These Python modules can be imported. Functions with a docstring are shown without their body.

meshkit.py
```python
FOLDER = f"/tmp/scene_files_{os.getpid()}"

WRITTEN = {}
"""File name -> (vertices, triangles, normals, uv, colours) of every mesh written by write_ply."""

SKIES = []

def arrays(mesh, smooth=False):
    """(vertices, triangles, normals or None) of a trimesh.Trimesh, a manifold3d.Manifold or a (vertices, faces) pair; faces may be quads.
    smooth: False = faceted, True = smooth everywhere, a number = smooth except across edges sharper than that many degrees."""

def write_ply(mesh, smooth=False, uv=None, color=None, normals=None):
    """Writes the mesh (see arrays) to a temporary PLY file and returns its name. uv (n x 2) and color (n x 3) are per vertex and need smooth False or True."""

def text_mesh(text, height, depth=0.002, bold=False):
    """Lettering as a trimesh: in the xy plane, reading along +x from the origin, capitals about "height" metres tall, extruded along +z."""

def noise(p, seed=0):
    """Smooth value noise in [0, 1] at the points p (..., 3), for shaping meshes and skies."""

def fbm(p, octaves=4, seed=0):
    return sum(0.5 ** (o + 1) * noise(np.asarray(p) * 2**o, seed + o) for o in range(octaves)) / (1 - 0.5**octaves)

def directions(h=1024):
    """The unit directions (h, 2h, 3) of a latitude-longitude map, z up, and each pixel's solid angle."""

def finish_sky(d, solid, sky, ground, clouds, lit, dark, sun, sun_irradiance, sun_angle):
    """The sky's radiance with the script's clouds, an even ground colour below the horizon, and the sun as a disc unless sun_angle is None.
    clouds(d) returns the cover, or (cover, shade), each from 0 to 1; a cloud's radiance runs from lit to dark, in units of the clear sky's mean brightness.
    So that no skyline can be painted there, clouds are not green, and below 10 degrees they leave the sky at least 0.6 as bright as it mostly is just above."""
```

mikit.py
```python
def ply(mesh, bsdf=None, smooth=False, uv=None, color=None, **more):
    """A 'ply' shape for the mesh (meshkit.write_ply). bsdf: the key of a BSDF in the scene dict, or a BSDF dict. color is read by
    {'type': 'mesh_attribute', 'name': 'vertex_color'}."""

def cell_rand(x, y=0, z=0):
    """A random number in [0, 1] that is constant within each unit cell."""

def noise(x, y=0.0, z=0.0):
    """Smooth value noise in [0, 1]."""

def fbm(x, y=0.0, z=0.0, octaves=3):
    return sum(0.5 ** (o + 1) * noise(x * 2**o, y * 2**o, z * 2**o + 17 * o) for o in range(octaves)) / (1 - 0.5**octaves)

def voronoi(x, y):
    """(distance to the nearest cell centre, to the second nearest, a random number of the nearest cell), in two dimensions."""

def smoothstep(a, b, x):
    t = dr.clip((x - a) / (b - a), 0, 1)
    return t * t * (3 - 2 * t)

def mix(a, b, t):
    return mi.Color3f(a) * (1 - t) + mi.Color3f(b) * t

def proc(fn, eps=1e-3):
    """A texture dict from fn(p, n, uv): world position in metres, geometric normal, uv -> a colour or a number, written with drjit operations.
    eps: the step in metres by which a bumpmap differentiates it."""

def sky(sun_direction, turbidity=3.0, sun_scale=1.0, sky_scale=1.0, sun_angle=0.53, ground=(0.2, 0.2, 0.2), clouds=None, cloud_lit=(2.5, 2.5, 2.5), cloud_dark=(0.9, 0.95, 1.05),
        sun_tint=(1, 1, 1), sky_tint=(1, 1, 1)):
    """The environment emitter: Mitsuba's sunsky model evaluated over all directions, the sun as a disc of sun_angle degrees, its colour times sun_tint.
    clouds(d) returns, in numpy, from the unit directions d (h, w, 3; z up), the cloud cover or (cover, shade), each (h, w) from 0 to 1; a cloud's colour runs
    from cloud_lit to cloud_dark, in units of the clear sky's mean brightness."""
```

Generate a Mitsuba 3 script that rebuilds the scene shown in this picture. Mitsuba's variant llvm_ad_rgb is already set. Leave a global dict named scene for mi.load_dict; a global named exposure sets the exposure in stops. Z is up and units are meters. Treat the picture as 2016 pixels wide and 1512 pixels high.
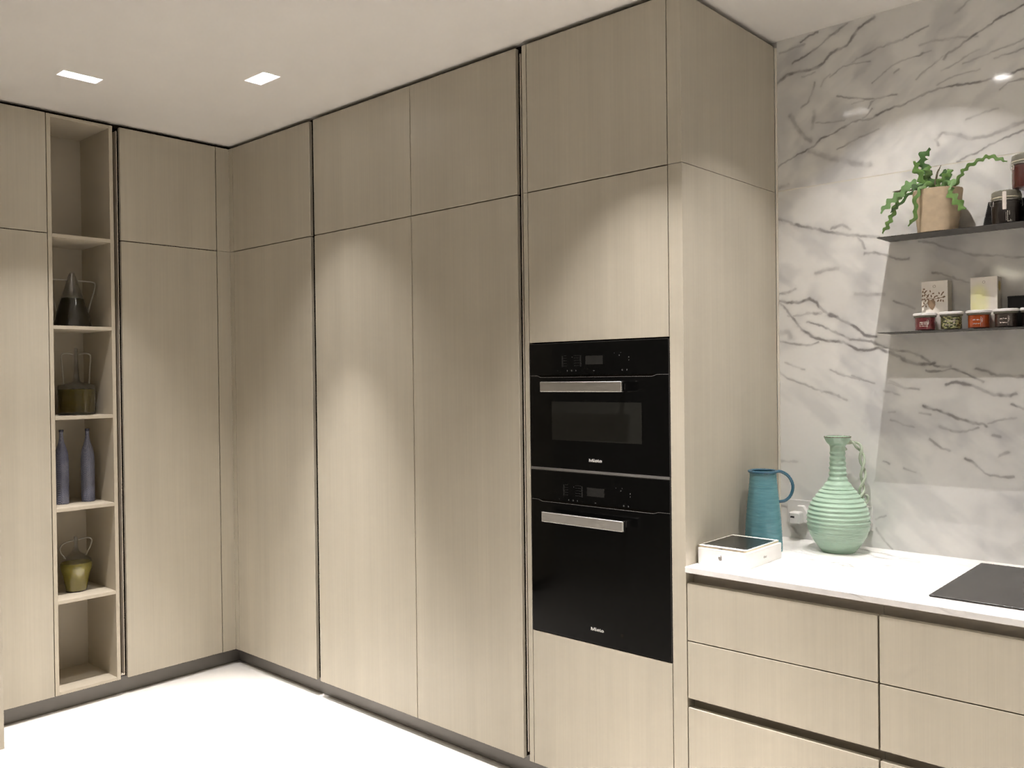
import math
import random

import drjit as dr
import manifold3d as m3
import mitsuba as mi
import numpy as np
import trimesh
from shapely.geometry import Polygon, Point
from shapely import affinity
from shapely.ops import unary_union

import meshkit
import mikit

random.seed(7)
rng = np.random.default_rng(7)
scene, labels = {}, {}
T = mi.ScalarTransform4f

# ------------------------------------------------------------------ camera, exposure, lights
CAM = np.array([4.2117, -2.4281, 1.5143])
YAW, PITCH, ROLL, FOCAL = 0.7370, -0.0085, -0.0122, 1715.36
fwd = np.array([-math.sin(YAW) * math.cos(PITCH), math.cos(YAW) * math.cos(PITCH), math.sin(PITCH)])
rgt = np.cross(fwd, [0, 0, 1.0])
rgt /= np.linalg.norm(rgt)
upv = np.cross(rgt, fwd)
up_rolled = -math.sin(ROLL) * rgt + math.cos(ROLL) * upv
scene["camera"] = {
    "type": "perspective", "fov": math.degrees(2 * math.atan(1008 / FOCAL)), "fov_axis": "x", "near_clip": 0.05, "far_clip": 100.0,
    "to_world": T().look_at(origin=CAM.tolist(), target=(CAM + fwd).tolist(), up=up_rolled.tolist()),
}
exposure = 0.0

ZC = 2.754          # ceiling
ZT, ZS, ZB = 2.737, 2.192, 0.0815   # top of the tall doors, split between upper and lower doors, bottom of the doors
D = 0.668           # the marble wall stands this far behind the fronts
LIGHT = np.array([1.045, 0.990, 0.960])
# name: x, y, size x, size y, strength of a lamp, beam angle, cut-off angle, colour
WARM = np.array([1.0, 0.80, 0.58])
# name: x, y, size x, size y, [(strength of a lamp, beam angle, cut-off angle) ...]: a wide spill and a hot core
LAMPS = {
    "L1": (0.531, -0.966, 0.078, 0.158, [(8.0, 2, 37), (13.5, 3, 21)]),
    "L2": (1.041, -0.443, 0.150, 0.083, [(5.1, 2, 37), (28.0, 3, 21)]),
    "L4": (2.630, -0.430, 0.150, 0.083, [(9.0, 2, 35), (17.0, 3, 21)]),
    "L5": (0.531, -2.300, 0.078, 0.158, [(2.0, 8, 40)]),  # unseen lamp added for fill along the left run
    "L6": (3.450, -2.250, 0.150, 0.083, [(1.4, 15, 50)]),  # added out of view for general room fill
    "L7": (5.300, -2.250, 0.150, 0.083, [(13.0, 15, 50)]),  # unseen, added to raise the ambient light at the right
    "L8": (3.500, -4.400, 0.150, 0.083, [(1.8, 15, 50)]),  # made up behind the camera for overall fill
    "L9": (4.600, -1.300, 0.150, 0.083, [(6.0, 15, 46)]),  # added to brighten the right-hand ceiling by floor bounce
}
# name: x, y, [(strength, beam angle, cut-off angle) ...], colour
ROUND = {
    "R1": (3.272, -0.386, [(8.3, 10, 48)], LIGHT),
    "R2": (3.290, 0.266, [(6.4, 6, 48)], LIGHT),
    "R3": (2.980, -1.000, [(13.0, 8, 25)], WARM),  # added out of view for the warm glow low on the drawers
    "R4": (4.500, -0.386, [(9.0, 12, 50)], LIGHT),  # unseen, added to light the hob end and the floor there
}


# ------------------------------------------------------------------ bookkeeping
def numbered(key):
    if not any(k == key or k.startswith(key + "__") for k in list(scene) + list(labels)):
        return key
    n = 1
    while any(k == f"{key}_{n:03d}" or k.startswith(f"{key}_{n:03d}__") for k in list(scene) + list(labels)):
        n += 1
    return f"{key}_{n:03d}"


def thing(name, label, cat, group=None, kind=None):
    key = numbered(name)
    labels[key] = {"label": label, "category": cat}
    if group:
        labels[key]["group"] = group
    if kind:
        labels[key]["kind"] = kind
    return key


def part(parent, name, mesh, bsdf, label=None, smooth=False, **more):
    key = numbered(f"{parent}__{name}")
    scene[key] = mikit.ply(mesh, bsdf, smooth=smooth, **more)
    if label:
        labels[key] = {"label": label}
    return key


def solo(name, mesh, bsdf, label, cat, group=None, kind=None, smooth=False):
    key = thing(name, label, cat, group, kind)
    scene[key] = mikit.ply(mesh, bsdf, smooth=smooth)
    return key


# ------------------------------------------------------------------ mesh helpers
def cbox(x0, x1, y0, y1, z0, z1, c=0.0008):
    """A box with chamfered edges."""
    lo, hi = np.minimum([x0, y0, z0], [x1, y1, z1]), np.maximum([x0, y0, z0], [x1, y1, z1])
    c = min(c, 0.3 * (hi - lo).min())
    pts = []
    for s in np.ndindex(2, 2, 2):
        p = np.where(np.array(s) == 1, hi, lo)
        d = np.where(np.array(s) == 1, -c, c)
        for k in range(3):
            q = p + d
            q[k] = p[k]
            pts.append(q)
    return trimesh.convex.convex_hull(np.array(pts))


def box(x0, x1, y0, y1, z0, z1):
    m = trimesh.creation.box(extents=(abs(x1 - x0), abs(y1 - y0), abs(z1 - z0)))
    m.apply_translation(((x0 + x1) / 2, (y0 + y1) / 2, (z0 + z1) / 2))
    return m


def cat(*ms):
    return trimesh.util.concatenate([m for m in ms])


def lathe(profile, x, y, z, n=64):
    m = trimesh.creation.revolve(np.array(profile, float), sections=n)
    m.apply_translation((x, y, z))
    return m


def shell(profile, x, y, z, n=56, wall=0.0018):
    """A lathed vessel with a wall: the outer profile, then back down inside."""
    p = np.array(profile, float)
    inner = p[1:].copy()
    inner[:, 0] = np.maximum(inner[:, 0] - wall, 0.001)
    inner[0] = [max(p[1, 0] - 2 * wall, 0.001), wall]
    keep = inner[inner[:, 1] >= wall][::-1]
    return lathe(p.tolist() + keep.tolist() + [(0.0, wall)], x, y, z, n)


def tube(points, radii, sides=12, closed=False):
    p = np.asarray(points, float)
    t = np.gradient(p, axis=0)
    t /= np.linalg.norm(t, axis=1, keepdims=True) + 1e-12
    r = np.broadcast_to(radii, (len(p),))
    a = np.cross(t[0], [0.31, 0.2, 0.93] if abs(t[0][2]) < 0.9 else [1, 0.1, 0])
    A = []
    for k in range(len(p)):
        a = a - t[k] * (a @ t[k])
        a /= np.linalg.norm(a)
        A.append(a)
    A = np.array(A)
    B = np.cross(t, A)
    ang = np.arange(sides) * 2 * np.pi / sides
    v = p[:, None] + r[:, None, None] * (np.cos(ang)[None, :, None] * A[:, None] + np.sin(ang)[None, :, None] * B[:, None])
    i, j = np.meshgrid(np.arange(len(p) - 1), np.arange(sides), indexing="ij")
    q = np.stack([i * sides + j, i * sides + (j + 1) % sides, (i + 1) * sides + (j + 1) % sides, (i + 1) * sides + j], -1).reshape(-1, 4)
    V = np.vstack([v.reshape(-1, 3), p[0], p[-1]])
    F = np.vstack([q[:, [0, 1, 2]], q[:, [0, 2, 3]]])
    n0, n1, last = len(V) - 2, len(V) - 1, (len(p) - 1) * sides
    caps = [[n0, (j + 1) % sides, j] for j in range(sides)] + [[n1, last + j, last + (j + 1) % sides] for j in range(sides)]
    m = trimesh.Trimesh(V, np.vstack([F, caps]), process=False)
    if m.volume < 0:
        m.invert()
    return m


def spline(points, n=40):
    """Catmull-Rom through the points."""
    p = np.asarray(points, float)
    e = np.vstack([2 * p[0] - p[1], p, 2 * p[-1] - p[-2]])
    out = []
    seg = len(p) - 1
    for u in np.linspace(0, seg - 1e-9, n):
        k = int(u)
        t = u - k
        a, b, c, d = e[k], e[k + 1], e[k + 2], e[k + 3]
        out.append(0.5 * (2 * b + (c - a) * t + (2 * a - 5 * b + 4 * c - d) * t * t + (3 * b - a - 3 * c + d) * t ** 3))
    return np.array(out)


def smoothed(profile, n=80):
    return spline(profile, n)


def extrude(poly, h):
    polys = getattr(poly, "geoms", [poly])
    return cat(*[trimesh.creation.extrude_polygon(g, h, engine="earcut") for g in polys if g.area > 1e-12])


def facing_front(m, x, y, z):
    """From the xy plane (reading +x, up +y, thickness +z) to a wall that faces -y."""
    v = np.array(m.vertices)
    return trimesh.Trimesh(np.stack([x + v[:, 0], y - v[:, 2], z + v[:, 1]], 1), m.faces, process=False)


def facing_right(m, x, y, z):
    """The same on a side that faces +x."""
    v = np.array(m.vertices)
    return trimesh.Trimesh(np.stack([x + v[:, 2], y + v[:, 0], z + v[:, 1]], 1), m.faces, process=False)


def centred(m):
    m = m.copy()
    b = m.bounds
    m.apply_translation((-(b[0, 0] + b[1, 0]) / 2, -(b[0, 1] + b[1, 1]) / 2, 0))
    return m


# ------------------------------------------------------------------ materials
def rgb(*c):
    return {"type": "rgb", "value": [float(v) for v in c]}


def principled(base, rough=0.5, spec=0.5, **kw):
    d = {"type": "principled", "base_color": base if isinstance(base, dict) else rgb(*base), "roughness": rough, "specular": spec}
    d.update(kw)
    return {"type": "twosided", "nested": d}


def diffuse(*c):
    return {"type": "twosided", "nested": {"type": "diffuse", "reflectance": rgb(*c)}}


def wood_fn(p, n, uv):
    h = p.x + p.y * 1.0
    fine = mikit.noise(h * 520.0, p.z * 7.0)
    mid = mikit.fbm(h * 130.0, p.z * 2.2 + 9.0, octaves=2)
    broad = mikit.fbm(h * 13.0, p.z * 0.5 + 3.0, octaves=2)
    t = 0.94 + 0.035 * (fine - 0.5) + 0.05 * (mid - 0.5) + 0.10 * (broad - 0.5)
    return mi.Color3f(0.465, 0.426, 0.348) * t


VEINS = []
for line in "0.8 0.0021 2.756,2.284 2.825,2.314 2.896,2.339 2.924,2.359 2.983,2.379 3.037,2.395 3.093,2.395 3.149,2.41 3.211,2.423 3.271,2.439 3.326,2.453 3.368,2.447 3.424,2.442 3.478,2.443 3.528,2.442 3.572,2.452;0.8 0.0031 2.759,2.598 2.803,2.62 2.851,2.622 2.913,2.621 2.931,2.63 2.963,2.655 2.986,2.667 3.022,2.671 3.044,2.692 3.066,2.718 3.114,2.746;0.7 0.0024 2.818,2.659 2.866,2.669 2.904,2.689 2.932,2.706 2.978,2.727 3.022,2.748;0.5 0.0022 2.856,2.601 2.903,2.607;0.8 0.0021 3.342,2.542 3.35,2.558 3.388,2.575 3.417,2.591 3.461,2.607 3.515,2.632 3.581,2.659;0.3 0.002 3.256,2.496 3.303,2.531 3.342,2.554;0.5 0.0021 3.03,2.603 3.065,2.62 3.108,2.629 3.159,2.639 3.212,2.642 3.253,2.656 3.289,2.667;0.6 0.0019 2.963,2.575 3.003,2.601 3.048,2.601 3.099,2.594;0.5 0.0018 3.107,2.519 3.141,2.541 3.175,2.558 3.208,2.571 3.252,2.575 3.3,2.579;0.5 0.0019 2.985,2.503 3.038,2.482 3.098,2.467 3.186,2.458;0.3 0.0017 3.038,2.46 3.09,2.469;0.4 0.0021 3.094,2.433 3.103,2.455 3.12,2.464;0.6 0.0019 3.072,2.4 3.094,2.416 3.107,2.428;0.5 0.0019 2.983,2.312 3.028,2.326 3.08,2.342 3.127,2.355;0.4 0.0022 2.85,2.488 2.879,2.509 2.893,2.537 2.905,2.571;0.5 0.005 2.812,2.468 2.83,2.427 2.854,2.391 2.887,2.362;0.4 0.004 2.897,2.468 2.899,2.441 2.892,2.406;0.4 0.0062 2.882,2.326 2.937,2.298 3,2.271 3.062,2.245 3.096,2.237;0.6 0.0019 3.377,2.195 3.43,2.214 3.466,2.235 3.513,2.25 3.571,2.266;0.4 0.0034 3.321,2.262 3.313,2.28 3.336,2.301 3.367,2.29 3.423,2.267 3.481,2.268 3.571,2.289;0.3 0.0018 3.318,2.465 3.357,2.477 3.409,2.48 3.446,2.483;0.4 0.0017 3.49,2.508 3.525,2.513 3.572,2.518;0.6 0.0022 2.852,2.727 2.886,2.741 2.918,2.752;0.4 0.0022 2.926,2.552 2.944,2.575 2.963,2.584;0.4 0.0019 3.183,2.531 3.199,2.542;0.4 0.002 2.906,2.417 2.957,2.413 3.011,2.411;0.3 0.0019 3.395,2.512 3.461,2.527 3.515,2.537 3.572,2.549;0.3 0.002 3.404,2.328 3.441,2.336 3.496,2.348;0.4 0.0017 3.503,2.406 3.531,2.419 3.572,2.421;0.3 0.0036 2.765,2.208 2.799,2.216;0.4 0.0022 3.377,2.683 3.426,2.713;0.3 0.0022 3.264,2.607 3.312,2.609 3.38,2.605 3.443,2.59;0.3 0.0023 2.77,2.71 2.828,2.713 2.867,2.717;0.3 0.0018 3.33,2.503 3.387,2.526 3.443,2.548;0.7 0.0031 2.751,2.098 2.808,2.072 2.86,2.05 2.926,2.028 2.989,2.009 3.06,1.994 3.124,1.984;0.5 0.0034 2.962,2.032 2.998,2.041 3.025,2.02;0.4 0.0024 3.055,1.99 3.073,1.966 3.079,1.946;0.5 0.0026 3.077,1.931 3.115,1.928 3.153,1.912 3.186,1.898 3.227,1.896;0.6 0.0028 2.749,1.81 2.795,1.812 2.82,1.824;0.8 0.0031 2.748,1.784 2.805,1.776 2.848,1.778 2.877,1.783 2.9,1.77 2.923,1.743 2.937,1.729 2.968,1.72 2.991,1.701 3.017,1.689 3.044,1.677 3.061,1.66 3.074,1.644 3.113,1.636;0.8 0.003 2.751,1.787 2.775,1.764 2.795,1.737 2.819,1.713 2.847,1.674 2.875,1.653 2.922,1.635 2.968,1.629 3.012,1.616 3.048,1.597 3.082,1.592 3.121,1.595 3.163,1.578 3.204,1.558 3.244,1.54 3.276,1.54 3.304,1.546;0.5 0.0025 2.794,1.726 2.838,1.728 2.881,1.732 2.923,1.73;0.6 0.0024 2.866,1.701 2.922,1.685 2.959,1.663 2.99,1.648 3.021,1.633 3.057,1.632 3.095,1.624 3.121,1.606 3.163,1.593 3.175,1.578;0.5 0.0025 2.749,1.637 2.827,1.622 2.875,1.618 2.908,1.626;0.6 0.0025 3.167,1.587 3.216,1.583 3.252,1.568 3.284,1.55 3.315,1.533 3.354,1.53;0.6 0.0022 3.276,1.519 3.315,1.516 3.354,1.524 3.38,1.513 3.417,1.495 3.45,1.478;0.6 0.0026 3.432,1.521 3.461,1.512 3.49,1.498 3.525,1.496 3.566,1.493;0.7 0.003 3.338,1.473 3.372,1.477 3.41,1.468 3.446,1.454 3.482,1.438 3.518,1.434 3.546,1.442;0.4 0.0024 2.758,1.519 2.782,1.5 2.826,1.479 2.869,1.465 2.92,1.449 2.966,1.436 3.011,1.414;0.4 0.0022 2.948,1.526 2.976,1.514 3.02,1.498 3.055,1.489;0.4 0.0021 3.259,1.952 3.306,1.94 3.364,1.913 3.42,1.891 3.492,1.878 3.568,1.868;0.5 0.002 3.302,1.845 3.344,1.825 3.382,1.811 3.412,1.801;0.5 0.0021 3.172,1.758 3.205,1.743 3.244,1.728;0.5 0.0038 3.04,1.794 3.084,1.784 3.143,1.782;0.4 0.0061 2.75,1.665 2.794,1.67 2.803,1.649;0.4 0.0021 3.154,1.484 3.203,1.462 3.255,1.452;0.4 0.0044 2.901,1.876 2.938,1.887 2.983,1.885;0.3 0.0023 2.778,1.556 2.822,1.541 2.855,1.527;0.4 0.0022 3.029,1.502 3.064,1.489 3.107,1.475;0.4 0.0021 3.153,1.477 3.203,1.46 3.255,1.454;0.3 0.0021 3.141,1.449 3.19,1.434;0.7 0.0027 3.267,1.397 3.302,1.389 3.341,1.373 3.379,1.358 3.416,1.346 3.449,1.341 3.456,1.333;0.5 0.0021 3.255,1.378 3.29,1.372;0.4 0.0021 3.161,1.35 3.198,1.336 3.234,1.327;0.3 0.0021 3.153,1.374 3.173,1.376;0.6 0.0024 3.317,1.331 3.341,1.324 3.363,1.316 3.401,1.319 3.431,1.332;0.3 0.0019 3.46,1.343 3.496,1.356 3.545,1.361;0.5 0.0025 3.286,1.286 3.305,1.272 3.325,1.261 3.348,1.256;0.6 0.0027 3.397,1.227 3.415,1.218 3.43,1.205;0.5 0.0022 3.43,1.205 3.47,1.179 3.499,1.173 3.534,1.18;0.4 0.003 3.499,1.243 3.52,1.256;0.6 0.0028 3.532,1.409 3.556,1.399 3.565,1.393;0.4 0.0026 3.474,1.306 3.496,1.301;0.4 0.0021 3.134,1.207 3.155,1.197;0.4 0.0021 3.201,1.183 3.241,1.17;0.4 0.0021 3.107,1 3.141,1.016;0.5 0.0026 2.758,1.021 2.783,1.014;0.5 0.0031 2.797,0.945 2.83,0.912;0.3 0.0024 3.107,0.969 3.128,0.937 3.161,0.906;0.3 0.0023 2.755,1.185 2.823,1.185".split(";"):
    s, w, *pts = line.split(" ")
    pts = [tuple(map(float, q.split(","))) for q in pts]
    VEINS.append((float(s), float(w), pts))


def marble_fn(p, n, uv):
    """Carrara slab: the veins run where they run on the wall, in metres; noise frays them."""
    wob = 0.012
    x = p.x + wob * (mikit.fbm(p.x * 24.0, p.z * 24.0, 1.0) - 0.5) + 0.003 * (mikit.noise(p.x * 110.0, p.z * 110.0) - 0.5)
    z = p.z + wob * (mikit.fbm(p.x * 24.0, p.z * 24.0, 7.0) - 0.5) + 0.003 * (mikit.noise(p.x * 110.0, p.z * 110.0, 5.0) - 0.5)
    vein = mi.Float(0)
    for s, w, pts in VEINS:
        for (ax, az), (bx, bz) in zip(pts[:-1], pts[1:]):
            ex, ez = bx - ax, bz - az
            l2 = max(ex * ex + ez * ez, 1e-9)
            t = dr.clip(((x - ax) * ex + (z - az) * ez) / l2, 0, 1)
            d2 = dr.square(x - ax - t * ex) + dr.square(z - az - t * ez)
            q = d2 / (w * w)
            vein = dr.maximum(vein, s * (0.80 / (1.0 + dr.square(q * 0.40)) + 0.20 / (1.0 + q * 0.12)))
    patch = mikit.fbm(x * 9.0, z * 9.0, 3.0, octaves=3)
    vein *= 0.60 + 0.7 * mikit.smoothstep(0.3, 0.7, mikit.fbm(p.x * 30.0, p.z * 30.0, 11.0, octaves=2))
    slant = dr.select(p.z > 2.195, 1.0, -1.0)
    a, b = (x * 0.80 + slant * z * 0.6), (z * 0.80 - slant * x * 0.6)
    streak = mikit.smoothstep(0.52, 0.78, mikit.fbm(a * 4.0, b * 13.0, 2.0, octaves=4))
    cloud = mikit.smoothstep(0.45, 0.8, patch)
    far = mikit.smoothstep(3.62, 3.75, p.x)   # past the traced part: veins of noise
    r = mikit.fbm(a * 2.2 + 4, b * 6.5, 5.0, octaves=4)
    rid = dr.exp(-dr.square((r - 0.5) / 0.018))
    vein = dr.maximum(vein, far * rid * 0.6)
    base = mikit.mix((0.88, 0.875, 0.855), (0.63, 0.63, 0.635), dr.clip(0.60 * cloud + 0.50 * streak, 0, 1))
    return mikit.mix(base, (0.20, 0.19, 0.19), dr.clip(vein * 0.95, 0, 0.92))


def counter_fn(p, n, uv):
    x = p.x + 0.05 * (mikit.fbm(p.x * 8.0, p.y * 8.0, 1.0) - 0.5)
    y = p.y + p.z * 0.7 + 0.05 * (mikit.fbm(p.x * 8.0, p.y * 8.0, 6.0) - 0.5)
    a, b = 0.96 * x - 0.26 * y, 0.96 * y + 0.26 * x
    r = mikit.fbm(a * 2.6, b * 9.0 + 5.3, 2.0, octaves=4)
    vein = dr.exp(-dr.square((r - 0.47) / 0.012)) * mikit.smoothstep(0.35, 0.65, mikit.fbm(x * 7.0, y * 7.0, 9.0))
    soft = mikit.smoothstep(0.5, 0.85, mikit.fbm(a * 3.0, b * 12.0, 4.0, octaves=4))
    fine = mikit.smoothstep(0.6, 0.8, mikit.fbm(a * 14.0, b * 60.0, 8.0, octaves=2))
    base = mikit.mix((0.84, 0.83, 0.81), (0.66, 0.655, 0.64), dr.clip(0.6 * soft + 0.2 * fine, 0, 1))
    return mikit.mix(base, (0.36, 0.35, 0.345), dr.clip(vein * 0.65, 0, 0.8))


def ceiling_fn(p, n, uv):
    return mi.Color3f(0.72, 0.70, 0.67) * (0.985 + 0.03 * mikit.fbm(p.x * 6.0, p.y * 6.0))


def rib_fn(p, n, uv):
    return mi.Color3f(0.012, 0.011, 0.010) * (0.6 + 0.8 * mikit.smoothstep(-0.2, 0.6, dr.sin(p.z * 1250.0)))


def pot_fn(p, n, uv):
    return mi.Color3f(0.44, 0.35, 0.245) * (0.86 + 0.28 * mikit.fbm(p.x * 60.0, p.y * 60.0, p.z * 60.0))


def vase_fn(p, n, uv):
    k = mikit.fbm(p.x * 30.0, p.y * 30.0, p.z * 60.0)
    return mikit.mix((0.335, 0.495, 0.375), (0.41, 0.575, 0.455), k)


def jug_fn(p, n, uv):
    k = mikit.fbm(p.x * 25.0, p.y * 25.0, p.z * 150.0)
    return mikit.mix((0.066, 0.195, 0.235), (0.125, 0.285, 0.325), k)


def bottle_fn(p, n, uv):
    """Blue glazed bands with a fine pale scale pattern."""
    ang = dr.atan2(p.y + 0.748, p.x + 0.155)
    row = p.z * 190.0
    k = dr.floor(row)
    half = 0.5 * (k - 2 * dr.floor(k / 2))
    f = row - k
    u = (p.x - p.y) * 170.0 + half
    arc = dr.abs(u - dr.floor(u) - 0.5)
    line = mikit.smoothstep(0.25, 0.08, dr.abs(f - 0.2 - 1.1 * arc * arc * 2))
    band = mikit.fbm(p.z * 12.0, ang * 0.6, 3.0)
    fig = mikit.smoothstep(0.35, 0.6, band)
    base = mikit.mix((0.055, 0.062, 0.115), (0.105, 0.115, 0.18), mikit.fbm(p.x * 40.0, p.y * 40.0, p.z * 40.0))
    return mikit.mix(base, (0.42, 0.43, 0.48), line * (0.25 + 0.45 * fig))


def herb_fn(p, n, uv):
    k = mikit.fbm(p.x * 190.0, p.y * 190.0, p.z * 230.0, octaves=2)
    return mikit.mix((0.03, 0.035, 0.012), (0.36, 0.36, 0.17), mikit.smoothstep(0.42, 0.66, k))


def berry_fn(p, n, uv):
    k = mikit.fbm(p.x * 150.0, p.y * 150.0, p.z * 180.0, octaves=2)
    return mikit.mix((0.075, 0.008, 0.014), (0.24, 0.04, 0.05), k)


def dark_spice_fn(p, n, uv):
    k = mikit.fbm(p.x * 150.0, p.y * 150.0, p.z * 180.0, octaves=2)
    return mikit.mix((0.018, 0.013, 0.011), (0.07, 0.052, 0.045), k)


def leaf_fn(p, n, uv):
    k = mikit.fbm(p.x * 50.0, p.y * 50.0, p.z * 50.0)
    return mikit.mix((0.045, 0.105, 0.025), (0.135, 0.235, 0.065), k)


def lemon_fn(p, n, uv):
    """A big soft lemon-yellow round printed on the carton."""
    dx, dz = (p.x - 3.452) / 0.036, (p.z - 1.735) / 0.062
    d = dr.sqrt(dx * dx + dz * dz)
    k = mikit.smoothstep(1.15, 0.45, d) * (0.65 + 0.5 * mikit.fbm(p.x * 80.0, p.z * 80.0))
    return mikit.mix((0.78, 0.74, 0.68), (0.74, 0.72, 0.40), dr.clip(k, 0, 1))


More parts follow.
